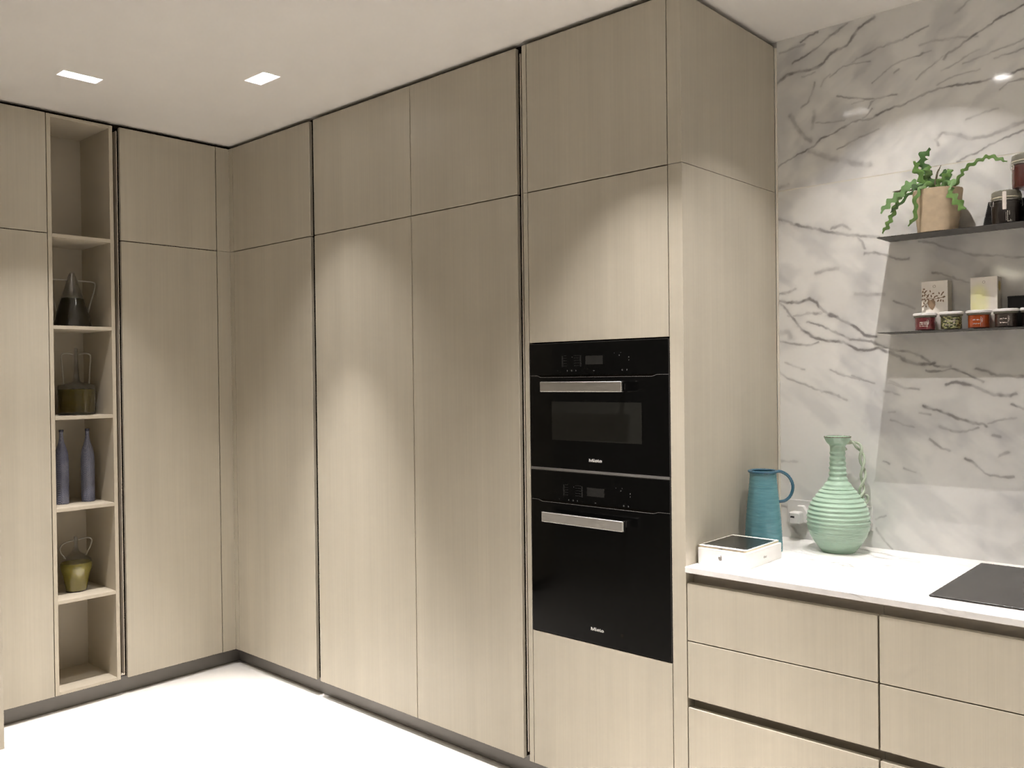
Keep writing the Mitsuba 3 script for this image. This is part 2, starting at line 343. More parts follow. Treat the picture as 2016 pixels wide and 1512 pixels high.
MATS = {
    "wood": principled(mikit.proc(wood_fn), 0.42, 0.35),
    "gap_shade_wood": diffuse(0.014, 0.011, 0.008),  # cabinet bodies made near-black: the shade in the door gaps is in the colour
    "gap_dark": diffuse(0.014, 0.011, 0.008),  # recess shade put into the colour; the oven sensor dot is black itself
    "shelf_wood": principled((0.45, 0.405, 0.325), 0.5, 0.3),
    "channel_metal": principled((0.50, 0.45, 0.38), 0.4, 0.5),
    "marble": principled(mikit.proc(marble_fn), 0.06, 0.5),
    "counter_marble": principled(mikit.proc(counter_fn), 0.12, 0.5),
    "joint": diffuse(0.78, 0.74, 0.66),
    "ceiling_paint": {"type": "twosided", "nested": {"type": "diffuse", "reflectance": mikit.proc(ceiling_fn)}},
    "wall_paint": diffuse(0.66, 0.645, 0.62),
    "floor_white": principled((0.86, 0.84, 0.80), 0.12, 0.5),
    "plinth": principled((0.145, 0.137, 0.127), 0.35, 0.4, metallic=0.3),
    "oven_glass": {"type": "twosided", "nested": {"type": "principled", "base_color": rgb(0.0022, 0.0022, 0.0022), "roughness": 0.06, "specular": 0.17}},
    "oven_window": {"type": "twosided", "nested": {"type": "principled", "base_color": rgb(0.012, 0.012, 0.0105), "roughness": 0.06, "specular": 0.30}},
    "oven_trim": principled((0.045, 0.044, 0.043), 0.35, 0.5),
    "oven_seam": principled((0.10, 0.097, 0.092), 0.35, 0.5),
    "oven_print": diffuse(0.09, 0.09, 0.088),
    "oven_print_dim": diffuse(0.035, 0.035, 0.034),
    "oven_display": principled((0.016, 0.016, 0.0155), 0.15, 0.5),
    "silver_print": principled((0.55, 0.54, 0.52), 0.35, 0.5),
    "steel": {"type": "twosided", "nested": {"type": "roughconductor", "material": "none", "specular_reflectance": rgb(0.50, 0.49, 0.475), "alpha": 0.34}},
    "chrome": {"type": "twosided", "nested": {"type": "roughconductor", "material": "none", "specular_reflectance": rgb(0.72, 0.71, 0.69), "alpha": 0.12}},
    "hob_glass": principled((0.020, 0.018, 0.017), 0.28, 0.4),
    "black_metal": principled((0.042, 0.040, 0.037), 0.45, 0.4),
    "black_ribbed": principled(mikit.proc(rib_fn), 0.5, 0.3),
    "black_plain": principled((0.007, 0.007, 0.007), 0.5, 0.3),
    "pot": principled(mikit.proc(pot_fn), 0.75, 0.25),
    "soil": diffuse(0.03, 0.022, 0.015),
    "leaf": {"type": "twosided", "nested": {"type": "principled", "base_color": mikit.proc(leaf_fn), "roughness": 0.38, "specular": 0.5}},
    "leaf_dark": principled((0.035, 0.085, 0.022), 0.4, 0.5),
    "leaf_pale": principled((0.15, 0.27, 0.105), 0.38, 0.5),
    "leaf_dry": principled((0.12, 0.105, 0.065), 0.6, 0.3),
    "vase_glaze": principled(mikit.proc(vase_fn), 0.12, 0.55, clearcoat=0.6, clearcoat_gloss=0.95),
    "handle_glaze": principled((0.50, 0.58, 0.46), 0.15, 0.6, clearcoat=0.6, clearcoat_gloss=0.95),
    "vase_brown": principled((0.09, 0.075, 0.05), 0.15, 0.6),
    "jug_glaze": principled(mikit.proc(jug_fn), 0.13, 0.55, clearcoat=0.5, clearcoat_gloss=0.95),
    "jug_rim": principled((0.022, 0.085, 0.135), 0.12, 0.6, clearcoat=0.5, clearcoat_gloss=0.95),
    "bottle_glaze": principled(mikit.proc(bottle_fn), 0.25, 0.5),
    "bottle_mouth": principled((0.03, 0.032, 0.05), 0.25, 0.5),
    "white_card": principled((0.86, 0.85, 0.83), 0.4, 0.4),
    "white_plastic": principled((0.80, 0.79, 0.775), 0.3, 0.5),
    "grey_print": diffuse(0.22, 0.20, 0.18),
    "pale_print": diffuse(0.50, 0.47, 0.43),
    "tablet_gold": principled((0.66, 0.58, 0.45), 0.3, 0.5, metallic=0.6),
    "tablet_bezel": principled((0.88, 0.87, 0.83), 0.15, 0.5),
    "tablet_screen": principled((0.016, 0.016, 0.014), 0.04, 0.85),
    "dark_port": diffuse(0.03, 0.03, 0.03),
    "carton_white": principled((0.78, 0.74, 0.68), 0.45, 0.3),
    "carton_side": principled((0.42, 0.385, 0.33), 0.5, 0.3),
    "carton_lemon": principled(mikit.proc(lemon_fn), 0.45, 0.3),
    "carton_brown": diffuse(0.20, 0.135, 0.085),
    "carton_tan": diffuse(0.28, 0.20, 0.135),
    "carton_grey": diffuse(0.48, 0.44, 0.38),
    "carton_ochre": diffuse(0.32, 0.25, 0.10),
    "glass": {"type": "thindielectric", "int_ior": 1.5},
    "solid_glass": {"type": "principled", "base_color": rgb(0.62, 0.60, 0.54), "roughness": 0.18, "spec_trans": 0.6, "eta": 1.5},
    "shell_glass": {"type": "dielectric", "int_ior": 1.5},
    "lid_glass": principled((0.125, 0.12, 0.095), 0.1, 0.6),
    "gasket": principled((0.60, 0.56, 0.46), 0.4, 0.4),
    "oil_dark": principled((0.010, 0.0085, 0.002), 0.08, 0.5),
    "oil_olive": principled((0.075, 0.056, 0.007), 0.08, 0.5),
    "oil_green": principled((0.27, 0.23, 0.035), 0.08, 0.5),
    "jam_dark": principled((0.008, 0.005, 0.005), 0.15, 0.5),
    "jam_red": principled((0.055, 0.008, 0.006), 0.15, 0.5),
    "berry": principled(mikit.proc(berry_fn), 0.25, 0.5),
    "herb": principled(mikit.proc(herb_fn), 0.4, 0.4),
    "orange": principled((0.33, 0.055, 0.010), 0.25, 0.5),
    "spice": principled(mikit.proc(dark_spice_fn), 0.25, 0.5),
    "lid_white": principled((0.84, 0.83, 0.82), 0.3, 0.5),
    "jar_print": diffuse(0.62, 0.55, 0.52),
    "paper": diffuse(0.70, 0.66, 0.62),
    "lamp_white": principled((0.85, 0.84, 0.82), 0.4, 0.4),
    "baffle": diffuse(0.03, 0.03, 0.03),
}
for name, m in MATS.items():
    scene["m_" + name] = m


def P(parent, name, mesh, mat, label=None, smooth=False, **more):
    return part(parent, name, mesh, "m_" + mat, label, smooth, **more)


# ------------------------------------------------------------------ the room
X0, X1, Y0, Y1 = -0.64, 7.2, -9.6, D + 0.02


def holed(lo, hi, holes):
    b = m3.Manifold.cube([hi[0] - lo[0], hi[1] - lo[1], hi[2] - lo[2]]).translate(list(lo))
    for h in holes:
        b = b - h
    return b


holes = [m3.Manifold.cube([l[2], l[3], 0.3]).translate([l[0] - l[2] / 2, l[1] - l[3] / 2, ZC - 0.1]) for l in LAMPS.values()]
holes += [m3.Manifold.cylinder(0.3, 0.042, 0.042, 40).translate([l[0], l[1], ZC - 0.1]) for l in ROUND.values()]
solo("floor", box(X0, X1, Y0, Y1, -0.06, 0.0), "m_floor_white", "glossy white floor in front of the tall cabinets", "floor", kind="structure")
solo("ceiling", holed((X0, Y0, ZC), (X1, Y1, ZC + 0.09), holes), "m_ceiling_paint", "plain off-white ceiling with recessed downlights", "ceiling", kind="structure")
solo("wall_left", box(X0 - 0.1, X0, Y0, Y1, 0, ZC), "m_wall_paint", "plain wall behind the left cabinet run", "wall", kind="structure")
solo("wall_right", box(X1, X1 + 0.1, Y0, Y1, 0, ZC), "m_wall_paint", "plain wall at the far right of the room", "wall", kind="structure")
solo("wall_front", box(X0, X1, Y0 - 0.1, Y0, 0, ZC), "m_wall_paint", "plain wall behind the camera", "wall", kind="structure")
wb = thing("wall_back", "white marble wall with grey veins behind the worktop", "wall", kind="structure")
P(wb, "core", box(X0, X1, D + 0.012, D + 0.11, 0, ZC), "wall_paint")
P(wb, "marble_slab", cbox(2.7585, 4.60, D, D + 0.011, 2.1965, ZC, 0.0005), "marble", "upper marble slab with veins rising to the right")
P(wb, "marble_slab", cbox(2.7585, 4.60, D, D + 0.011, 0.885, 2.1935, 0.0005), "marble", "lower marble slab with bold veins falling to the right")
P(wb, "joint", box(2.752, 4.60, D + 0.0008, D + 0.011, 2.1935, 2.1965), "joint", "pale level joint between the slabs")
P(wb, "joint", box(2.7505, 2.7585, D - 0.002, D + 0.011, 0.903, 2.731), "joint", "pale upright joint beside the oven tower")

# ------------------------------------------------------------------ tall cabinets
DT = 0.020   # door thickness
G = 0.0015   # half a gap


def front_panel(x0, x1, z0, z1, c=0.0009):
    return cbox(x0, x1, 0.0, DT, z0, z1, c)


def left_panel(y0, y1, z0, z1, c=0.0009):
    return cbox(-DT, 0.0, y0, y1, z0, z1, c)


YA, YB, YC, YD, YE = -0.0759, -0.5763, -0.6099, -0.9086, -1.19
XA, X1a, X2a, X3a, X4a, X5a, X5b, X6a, X7a = 0.0355, 0.7274, 0.7586, 1.4484, 2.0438, 2.0751, 2.0964, 2.6964, 2.7492
SPL = 0.002
DEPTH = 0.62

# left run, beside the picture's left edge
t = thing("tall_cabinet", "tall beige cabinet left of the open shelf column", "cabinet")
P(t, "body", box(-DEPTH, -DT - 0.001, YE, YD - 0.001, ZB + 0.002, ZT), "gap_shade_wood")
P(t, "door", left_panel(YE + G, YD - G, ZB, ZS - SPL), "wood", "long lower door")
P(t, "door", left_panel(YE + G, YD - G, ZS + SPL, ZT), "wood", "short upper door")

# open shelf column
t = thing("open_shelf_column", "narrow open column of six compartments between tall doors", "shelf unit")
PT = 0.0195
P(t, "back_panel", box(-0.36, -0.335, YD + G, YC, ZB, ZT - 0.001), "shelf_wood")
P(t, "side_panel", cbox(-0.335, 0.0, YD + G, YD + PT, ZB, ZT - 0.001), "shelf_wood", "left side panel")
P(t, "side_panel", cbox(-0.335, 0.0, YC - PT + 0.002, YC, ZB, ZT - 0.001), "shelf_wood", "right side panel")
P(t, "top_panel", cbox(-0.335, -0.0005, YD + PT, YC - PT + 0.002, 2.722, ZT - 0.001), "shelf_wood")
P(t, "bottom_panel", cbox(-0.335, -0.0005, YD + PT, YC - PT + 0.002, ZB, 0.0965), "shelf_wood")
SHELF_Z = [2.193, 1.774, 1.357, 0.9355, 0.513]
for z in SHELF_Z:
    P(t, "shelf", cbox(-0.335, -0.0005, YD + PT, YC - PT + 0.002, z - 0.0165, z), "shelf_wood")

# left run, right of the shelf column
t = thing("tall_cabinet", "tall beige cabinet between the shelf column and the inner corner", "cabinet")
P(t, "body", box(-DEPTH, -DT - 0.001, YB + 0.004, YA, ZB + 0.002, ZT), "gap_shade_wood")
P(t, "door", left_panel(YB, YA - G, ZB, ZS - SPL, 0.002), "wood", "long lower door")
P(t, "door", left_panel(YB, YA - G, ZS + SPL, ZT, 0.002), "wood", "short upper door")
hc = P(t, "handle_channel", box(-0.06, -0.047, YC + 0.001, YB + 0.003, 0.10, 2.722), "gap_shade_wood", "recessed upright grip channel with its shade in the dark colour")
P(hc, "lip", cbox(-0.047, -0.003, -0.5915, -0.5885, 0.104, 2.718, 0.0004), "channel_metal", "thin pale lip")

P(hc, "base_plate", cbox(-0.0465, -0.003, YC + 0.001, -0.5885, 0.0985, 0.1035, 0.0004), "channel_metal", "small pale closing plate")

# corner filler
t = thing("corner_filler", "narrow beige filler strips in the inner corner of the tall cabinets", "cabinet filler")
for z0, z1, w in ((ZB, ZS - 0.0007, "lower"), (ZS + 0.0007, ZT, "upper")):
    P(t, "strip", left_panel(YA + G, -0.0002, z0, z1, 0.0005), "wood", f"{w} strip on the left run")
    P(t, "strip", cbox(-0.0005, XA - 0.0012, 0.0, DT, z0, z1, 0.0005), "wood", f"{w} strip on the oven run")

# oven run, single cabinet
t = thing("tall_cabinet", "single tall beige cabinet next to the inner corner on the oven run", "cabinet")
P(t, "body", box(XA, X1a - 0.004, DT + 0.001, DEPTH, ZB + 0.002, ZT), "gap_shade_wood")
P(t, "door", front_panel(XA, X1a, ZB, ZS - SPL, 0.0025), "wood", "long lower door")
P(t, "door", front_panel(XA, X1a, ZS + SPL, ZT, 0.0025), "wood", "short upper door")
P(t, "handle_channel", box(X1a - 0.003, X2a + 0.002, 0.047, 0.06, ZB + 0.01, ZT - 0.015), "gap_dark", "recessed upright grip channel with its shade in the dark colour")

# oven run, double cabinet
t = thing("tall_cabinet", "wide two-door tall beige cabinet left of the ovens", "cabinet")
P(t, "body", box(X2a + 0.003, X4a - 0.004, DT + 0.001, DEPTH, ZB + 0.002, ZT), "gap_shade_wood")
for x0, x1, w in ((X2a, X3a - G, "left"), (X3a + G, X4a, "right")):
    P(t, "door", front_panel(x0, x1, ZB, ZS - SPL, 0.002), "wood", f"{w} long lower door")
    P(t, "door", front_panel(x0, x1, ZS + SPL, ZT, 0.002), "wood", f"{w} short upper door")
hc = P(t, "handle_channel", box(X4a - 0.003, X5a - 0.0005, 0.047, 0.06, 0.10, 2.722), "gap_dark", "recessed upright grip channel with its shade in the dark colour")
P(hc, "lip", cbox(2.0625, 2.0665, 0.003, 0.047, 0.112, 2.712, 0.0004), "channel_metal", "thin pale lip")

# oven tower
ZO1, ZO0, ZM = 1.6355, 0.5785, 1.1735
t = thing("oven_tower", "tall beige oven housing with a side panel facing the worktop", "cabinet")
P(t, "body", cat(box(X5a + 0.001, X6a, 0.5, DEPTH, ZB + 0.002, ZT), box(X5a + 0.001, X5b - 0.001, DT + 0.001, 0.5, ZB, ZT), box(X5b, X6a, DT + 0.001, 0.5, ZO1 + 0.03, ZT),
                 box(X5b, X6a, DT + 0.001, 0.5, ZB, ZO0 - 0.03)), "gap_shade_wood")
for z0, z1, w in ((ZB, ZS - 0.0007, "lower"), (ZS + 0.0007, ZT, "upper")):
    P(t, "filler_strip", front_panel(X5a, X5b - 0.0012, z0, z1, 0.0005), "wood", f"{w} narrow filler left of the ovens")
    P(t, "side_panel", cbox(X6a + 0.0012, X7a, 0.0, D - 0.0025, z0, z1, 0.0009), "wood", f"{w} piece of the thick right side panel")
P(t, "door", front_panel(X5b + G, X6a - G, ZS + SPL, ZT), "wood", "top door")
P(t, "door", front_panel(X5b + G, X6a - G, ZO1 + 0.002, ZS - SPL), "wood", "door above the ovens")
P(t, "door", front_panel(X5b + G, X6a - G, ZB, ZO0 - 0.001), "wood", "door below the ovens")

# the deeper cabinet whose edge shows at the picture's left border
t = thing("tall_cabinet", "deeper beige cabinet whose upright edge shows at the lower left border", "cabinet")
P(t, "side_panel", cbox(-DEPTH, 0.2285, -1.2095, -1.1915, 0.0, ZT), "wood")
P(t, "body", box(-DEPTH, 0.205, -2.40, -1.2105, 0.04, ZT), "gap_shade_wood")
P(t, "door", cbox(0.207, 0.2285, -1.80, -1.213, ZB, ZT), "wood")
P(t, "door", cbox(0.207, 0.2285, -2.40, -1.803, ZB, ZT), "wood")

# gap shade above the doors put into near-black strips, and the plinths below
solo("trim_1", box(-DEPTH, -0.035, YE, 0.035, ZT + 0.0015, ZC - 0.0005), "m_gap_dark", "recessed strip between the left cabinets and the ceiling, gap shade in its dark colour", "trim", kind="structure")
solo("trim_2", box(-0.035, X7a - 0.03, 0.035, D - 0.005, ZT + 0.0015, ZC - 0.0005), "m_gap_dark", "recessed strip between the oven run and the ceiling, gap shade in its dark colour", "trim", kind="structure")
PL = 0.0453
solo("baseboard_left", box(-PL - 0.015, -PL, -1.19, PL, 0.002, ZB - 0.001), "m_plinth", "grey recessed plinth under the left cabinets", "plinth", kind="structure")
solo("baseboard_back", box(-PL, 2.70, PL, PL + 0.015, 0.002, ZB - 0.001), "m_plinth", "grey recessed plinth under the oven run", "plinth", kind="structure")
solo("baseboard_right", box(2.70, 4.60, PL, PL + 0.015, 0.002, ZB - 0.001), "m_plinth", "grey recessed plinth under the drawer cabinets", "plinth", kind="structure")

# ------------------------------------------------------------------ ovens
def front_prism(poly, y0, depth):
    """A polygon in (x, z) made solid from y0 backwards by depth."""
    m = extrude(poly, depth)
    return facing_front(m, 0, y0 + depth, 0)


def rect(x0, x1, z0, z1):
    return Polygon([(x0, z0), (x1, z0), (x1, z1), (x0, z1)])


def make_oven(name, label, z0, z1, zsplit, window, zlogo, hz):
    """Black glass built-in oven: body, control panel, door with window, bar handle, keypad, display, maker's name."""
    xa, xb = X5b + 0.003, X6a - 0.0035
    o = thing(name, label, "oven")
    P(o, "body", box(xa + 0.006, xb - 0.006, 0.022, 0.49, z0 + 0.006, z1 - 0.006), "oven_trim")
    # the door's top edge dips behind the handle: the panel above fills the dip's ends
    dip = 0.006
    xs = [xa, xa + 0.034, xa + 0.049, xb - 0.064, xb - 0.043, xb]
    line = [(xs[0], zsplit), (xs[1], zsplit), (xs[2], zsplit - dip), (xs[3], zsplit - dip), (xs[4], zsplit), (xs[5], zsplit)]
    cp = P(o, "control_panel", front_prism(rect(xa, xb, zsplit + 0.0015, z1), -0.001, 0.022), "oven_glass")
    P(o, "seam", front_prism(Polygon([(x, z + 0.0012) for x, z in line] + [(x, z - 0.0005) for x, z in line[::-1]]), -0.0005, 0.018), "oven_seam", "fine grey line under the control panel")
    P(o, "grip_recess", front_prism(Polygon([(xs[1], zsplit + 0.0012), (xs[2], zsplit - dip + 0.0012), (xs[3], zsplit - dip + 0.0012), (xs[4], zsplit + 0.0012)]), 0.004, 0.016), "gap_dark")
    d = P(o, "door", front_prism(Polygon([(xa, z0)] + [(x, z - 0.0008) for x, z in line] + [(xb, z0)]), -0.001, 0.022), "oven_glass", "black glass door")
    if window:
        P(d, "window", front_prism(rect(*window), -0.0014, 0.0005), "oven_window", "dark grey window pane")
    # edge trims
    P(o, "edge_trim", cat(box(xa - 0.0012, xa, 0.0, 0.02, z0, z1), box(xb, xb + 0.0012, 0.0, 0.02, z0, z1), box(xa, xb, 0.0, 0.02, z1, z1 + 0.0015)), "oven_trim")
    # handle: flat brushed bar on two posts
    h = P(o, "handle", cbox(2.188, 2.5415, -0.052, -0.036, hz - 0.0180, hz + 0.0180, 0.0022), "steel", "brushed steel bar handle")
    for x in (2.215, 2.5145):
        P(h, "post", box(x - 0.008, x + 0.008, -0.037, -0.001, hz - 0.010, hz + 0.010), "steel")
    P(h, "end_cap", cbox(2.5416, 2.5445, -0.051, -0.0355, hz - 0.0165, hz + 0.0165, 0.001), "chrome")
    # controls: display, key field, symbols
    zz = z1 - (1.6355 - 1.588) + 0.0
    P(cp, "display", front_prism(rect(2.357, 2.431, zz - 0.030, zz), -0.0013, 0.0004), "oven_display", "small rectangular display")
    keys, dim = [], []
    for x in (2.2505, 2.3325):
        keys.append(rect(x, x + 0.0012, zz - 0.037, zz + 0.003))
        keys.append(rect(x + 0.0042, x + 0.0052, zz - 0.037, zz + 0.003))
        for k in range(8):
            keys.append(rect(x + 0.0015, x + 0.0040, zz - 0.036 + k * 0.005, zz - 0.0345 + k * 0.005))
    for k in range(5):
        z = zz - 0.034 + k * 0.009
        dim += [rect(2.258, 2.273, z, z + 0.0011), rect(2.305, 2.330, z, z + 0.0011)]
    P(cp, "keypad", front_prism(unary_union(keys), -0.0012, 0.0003), "oven_print_dim", "two columns of small printed keys")
    P(cp, "key_line", front_prism(unary_union(dim), -0.0012, 0.0003), "oven_print_dim")
    for x, kind in ((2.232, 0), (2.275, 1), (2.295, 2), (2.314, 1), (2.393, 3), (2.512, 2), (2.531, 1)):
        c = Point(x, zz - 0.051)
        sym = {0: c.buffer(0.0022).difference(c.buffer(0.0015)), 1: rect(x - 0.0018, x + 0.0018, zz - 0.0535, zz - 0.0485), 2: c.buffer(0.0029).difference(c.buffer(0.0013)), 3: rect(x - 0.003, x + 0.003, zz - 0.053, zz - 0.0505)}[kind]
        P(cp, "symbol", front_prism(sym, -0.0012, 0.0003), "oven_print_dim" if kind == 0 else "oven_print")
    for x, z, r in ((2.5005, zz - 0.001, 0.0021), (2.539, zz - 0.008, 0.0022), (2.539, zz - 0.018, 0.0018), (2.480, zz + 0.007, 0.0011), (2.506, zz + 0.008, 0.0012), (2.298, zz - 0.003, 0.0012)):
        P(cp, "touch_dot", front_prism(Point(x, z).buffer(r, 8), -0.0012, 0.0003), "oven_print")
    m = meshkit.text_mesh("Miele", 0.0105, 0.0009, bold=True)
    m = centred(m)
    m.apply_scale([0.0555 / (m.bounds[1, 0] - m.bounds[0, 0]), 1, 1])
    P(d, "lettering", facing_front(m, 2.3955, -0.001, zlogo), "silver_print", "silver maker's lettering")
    return o


oc = make_oven("compact_oven", "black glass compact oven, upper of the two built in", ZM + 0.011, ZO1 - 0.0045, 1.5155, (2.2015, 2.588, 1.2845, 1.4225), 1.219, 1.4765)
ob = make_oven("oven", "large black glass oven, lower of the two built in", ZO0 + 0.002, ZM - 0.0025, 1.0635, None, 0.6315, 1.0115)
P(oc, "lower_trim", box(X5b + 0.003, X6a - 0.0035, -0.001, 0.02, ZM, ZM + 0.0095), "oven_seam", "grey metal strip along the bottom")
P(ob, "sensor_dot", front_prism(Point(2.499, 0.631).buffer(0.0055, 12), -0.0016, 0.0006), "gap_dark", "small round black dot")

# ------------------------------------------------------------------ drawers, worktop, hob
CT, CB = 0.9017, 0.8825


def drawer_cabinet(x0, x1, label):
    t = thing("drawer_cabinet", label, "cabinet")
    P(t, "body", cat(box(x0, x1, 0.047, DEPTH, ZB + 0.002, CB - 0.001), box(x0, x1, DT + 0.001, 0.047, 0.482, 0.828), box(x0, x1, DT + 0.001, 0.047, ZB + 0.002, 0.43)), "gap_shade_wood")
    for z0, z1, w in ((0.6645, 0.8482, "top drawer"), (0.4795, 0.6613, "middle drawer"), (ZB, 0.4495, "deep bottom drawer")):
        P(t, "drawer", front_panel(x0 + 0.0022, x1 - 0.0018, z0, z1, 0.0012), "wood", w)
    P(t, "handle_recess", box(x0, x1, 0.045, 0.0468, 0.828, CB - 0.001), "channel_metal", "grip recess under the worktop")
    P(t, "handle_recess", box(x0, x1, 0.045, 0.0468, 0.43, 0.482), "channel_metal", "grip recess above the bottom drawer")


drawer_cabinet(X7a + 0.001, 3.349, "beige drawer cabinet under the tablet box and vase")
drawer_cabinet(3.350, 3.950, "beige drawer cabinet under the hob, right of the first")
solo("worktop", cbox(X7a + 0.0008, 4.60, -0.009, D - 0.001, CB, CT, 0.0018), "m_counter_marble", "thin white marble worktop with faint grey veins on the drawer cabinets", "worktop")
t = thing("hob", "flat black glass hob set on the marble worktop", "hob")
P(t, "glass_plate", cbox(3.456, 4.256, 0.083, 0.603, CT + 0.0008, CT + 0.0058, 0.0014), "hob_glass")
P(t, "cooking_zone", cat(*[lathe([(r - 0.0006, 0), (r + 0.0006, 0), (r + 0.0006, 0.0002), (r - 0.0006, 0.0002), (r - 0.0006, 0)], x, y, CT + 0.0058, 72) for x, y, r in ((3.86, 0.21, 0.09), (4.08, 0.46, 0.09), (4.08, 0.20, 0.07))]), "oven_seam")

# ------------------------------------------------------------------ things on the worktop
# tablet box and tablet
t = thing("tablet_box", "white cardboard box under the tablet on the worktop", "box")
bx0, bx1, by0, by1, bh = 2.757, 2.9295, 0.062, 0.304, 0.0515
P(t, "body", cbox(bx0, bx1, by0, by1, CT + 0.0003, CT + bh, 0.0008), "white_card")
ap = unary_union([Point(-0.0030, 0.0).buffer(0.0045), Point(0.0030, 0.0).buffer(0.0045), affinity.scale(Point(-0.0018, -0.0040).buffer(0.0036), 0.9, 1.1), affinity.scale(Point(0.0018, -0.0040).buffer(0.0036), 0.9, 1.1),
                  rect(-0.003, 0.003, -0.005, 0.003)]).difference(Point(0.0085, 0.0008).buffer(0.0038)).difference(Point(0, -0.0085).buffer(0.0016)).difference(Point(0, 0.0062).buffer(0.0022))
leafm = affinity.translate(affinity.rotate(Point(0, 0).buffer(0.0028).intersection(Point(0.0028, 0).buffer(0.0033)), 50), 0.0012, 0.0066)
P(t, "fruit_emblem", facing_front(extrude(unary_union([ap, leafm]), 0.0004), 2.8375, by0 + 0.0001, CT + 0.0265), "grey_print", "grey bitten fruit emblem")
P(t, "lettering", facing_right(centred(meshkit.text_mesh("iPad", 0.0075, 0.0004)), bx1 - 0.0001, 0.186, CT + 0.0235), "grey_print", "small grey lettering on the side")
t = thing("tablet", "white and gold tablet lying on its white box", "tablet")
tx0, tx1, ty0, ty1, tz = 2.7525, 2.9215, 0.0685, 0.3085, CT + bh


def rounded(x0, x1, y0, y1, r):
    return rect(x0 + r, x1 - r, y0 + r, y1 - r).buffer(r, 6)


def slab(poly, z, h):
    m = extrude(poly, h)
    m.apply_translation((0, 0, z))
    return m


P(t, "back_shell", slab(rounded(tx0, tx1, ty0, ty1, 0.009), tz + 0.0003, 0.0058), "tablet_gold", "gold metal shell")
P(t, "bezel", slab(rounded(tx0 + 0.0006, tx1 - 0.0006, ty0 + 0.0006, ty1 - 0.0006, 0.009), tz + 0.0061, 0.0008), "tablet_bezel", "white front frame")
P(t, "screen", slab(rect(tx0 + 0.0065, tx1 - 0.0065, ty0 + 0.021, ty1 - 0.021), tz + 0.0069, 0.0003), "tablet_screen", "dark glossy screen")
P(t, "port", box(2.8325, 2.8415, ty0 - 0.0003, ty0 + 0.001, tz + 0.002, tz + 0.0042), "dark_port")
P(t, "home_button", lathe([(0, 0), (0.0052, 0), (0.0052, 0.0002), (0, 0.0002)], 2.837, ty0 + 0.0105, tz + 0.0069, 24), "tablet_bezel")

# teal jug
JX, JY = 2.8235, 0.392
t = thing("jug", "tall teal glazed jug standing in the corner behind the tablet box", "jug")
prof = [(0.0625, 0.0), (0.0630, 0.02), (0.0618, 0.055), (0.0590, 0.105), (0.0545, 0.155), (0.0495, 0.205), (0.0465, 0.240), (0.0450, 0.262), (0.0455, 0.272)]
sp = spline(prof, 120)
sp[:, 0] += 0.00045 * np.sin(np.arange(120) * 1.9) * (np.arange(120) < 112)
outer = [(0, 0)] + sp.tolist()
inner = [(0.0425, 0.272), (0.0425, 0.24), (0.055, 0.1), (0.057, 0.01), (0, 0.008)]
P(t, "body", lathe(outer + inner, JX, JY, CT + 0.0004, 72), "jug_glaze", smooth=50)
rim = [(0.0462 + 0.0055 * math.cos(a), 0.2735 + 0.0045 * math.sin(a)) for a in np.linspace(0, 2 * np.pi, 15)]
P(t, "rim", lathe(rim, JX, JY, CT, 72), "jug_rim", "dark blue rolled rim", smooth=True)
hd = np.array([rgt[0], rgt[1], 0.0])
hd /= np.linalg.norm(hd)


def in_plane(cx, cy, cz, pts):
    """Points (across, up) in the upright plane that a handle or spout turns in."""
    return np.array([[cx + a * hd[0], cy + a * hd[1], cz + b] for a, b in pts])


hp = spline([(0.043, 0.271), (0.060, 0.272), (0.083, 0.260), (0.099, 0.238), (0.103, 0.212), (0.094, 0.187), (0.076, 0.171), (0.054, 0.167)], 40)
P(t, "handle", tube(in_plane(JX, JY, CT, hp), 0.0052, 12), "jug_rim", "dark blue loop handle", smooth=True)

# sage vase
VX, VY = 3.030, 0.530
t = thing("vase", "sage green ribbed bottle vase with a twisted handle on the worktop", "vase")
k = 1 / (5.4 * 566.0)
vp = [(166, 1345), (176, 1330), (208, 1290), (256, 1220), (290, 1150), (308, 1080), (311, 1000), (302, 930), (278, 855), (236, 785), (188, 720), (150, 670), (118, 625), (97, 590), (88, 550), (82, 450), (77, 340), (76, 260), (84, 232), (104, 210), (120, 185), (130, 160), (136, 143)]
vp = np.array([((r) * k, (1345 - v) * k * 1.0) for r, v in vp])
sp = spline(vp, 260)
zz = sp[:, 1]
ridge = np.where(zz < 0.155, 0.0018 * np.sin(zz * 2 * np.pi / 0.0145) * np.clip((zz - 0.07) / 0.03, 0, 1), 0)
ridge += np.where((zz >= 0.155) & (zz < 0.215), 0.0020 * np.sin(zz * 2 * np.pi / 0.0145), 0)
ridge += np.where((zz >= 0.215) & (zz < 0.345), 0.0014 * np.sin(zz * 2 * np.pi / 0.0175), 0)
ridge += np.where(zz < 0.085, 0.0005 * np.sin(zz * 2 * np.pi / 0.009), 0)
sp[:, 0] += ridge
topz = sp[-1, 1]
prof = [(0, 0)] + sp.tolist() + [(sp[-1, 0] - 0.003, topz), (0.020, topz - 0.025), (0.019, topz - 0.1), (0, topz - 0.11)]
P(t, "body", lathe(prof, VX, VY, CT + 0.0004, 96), "vase_glaze", smooth=60)
rim = [(sp[-1, 0] - 0.0012 + 0.0017 * math.cos(a), topz + 0.0013 * math.sin(a)) for a in np.linspace(0, 2 * np.pi, 11)]
P(t, "rim", lathe(rim, VX, VY, CT, 72), "vase_brown", "brown unglazed rim", smooth=True)


def vpt(u, v):
    return ((u - 1137) * k, (1345 - v) * k)


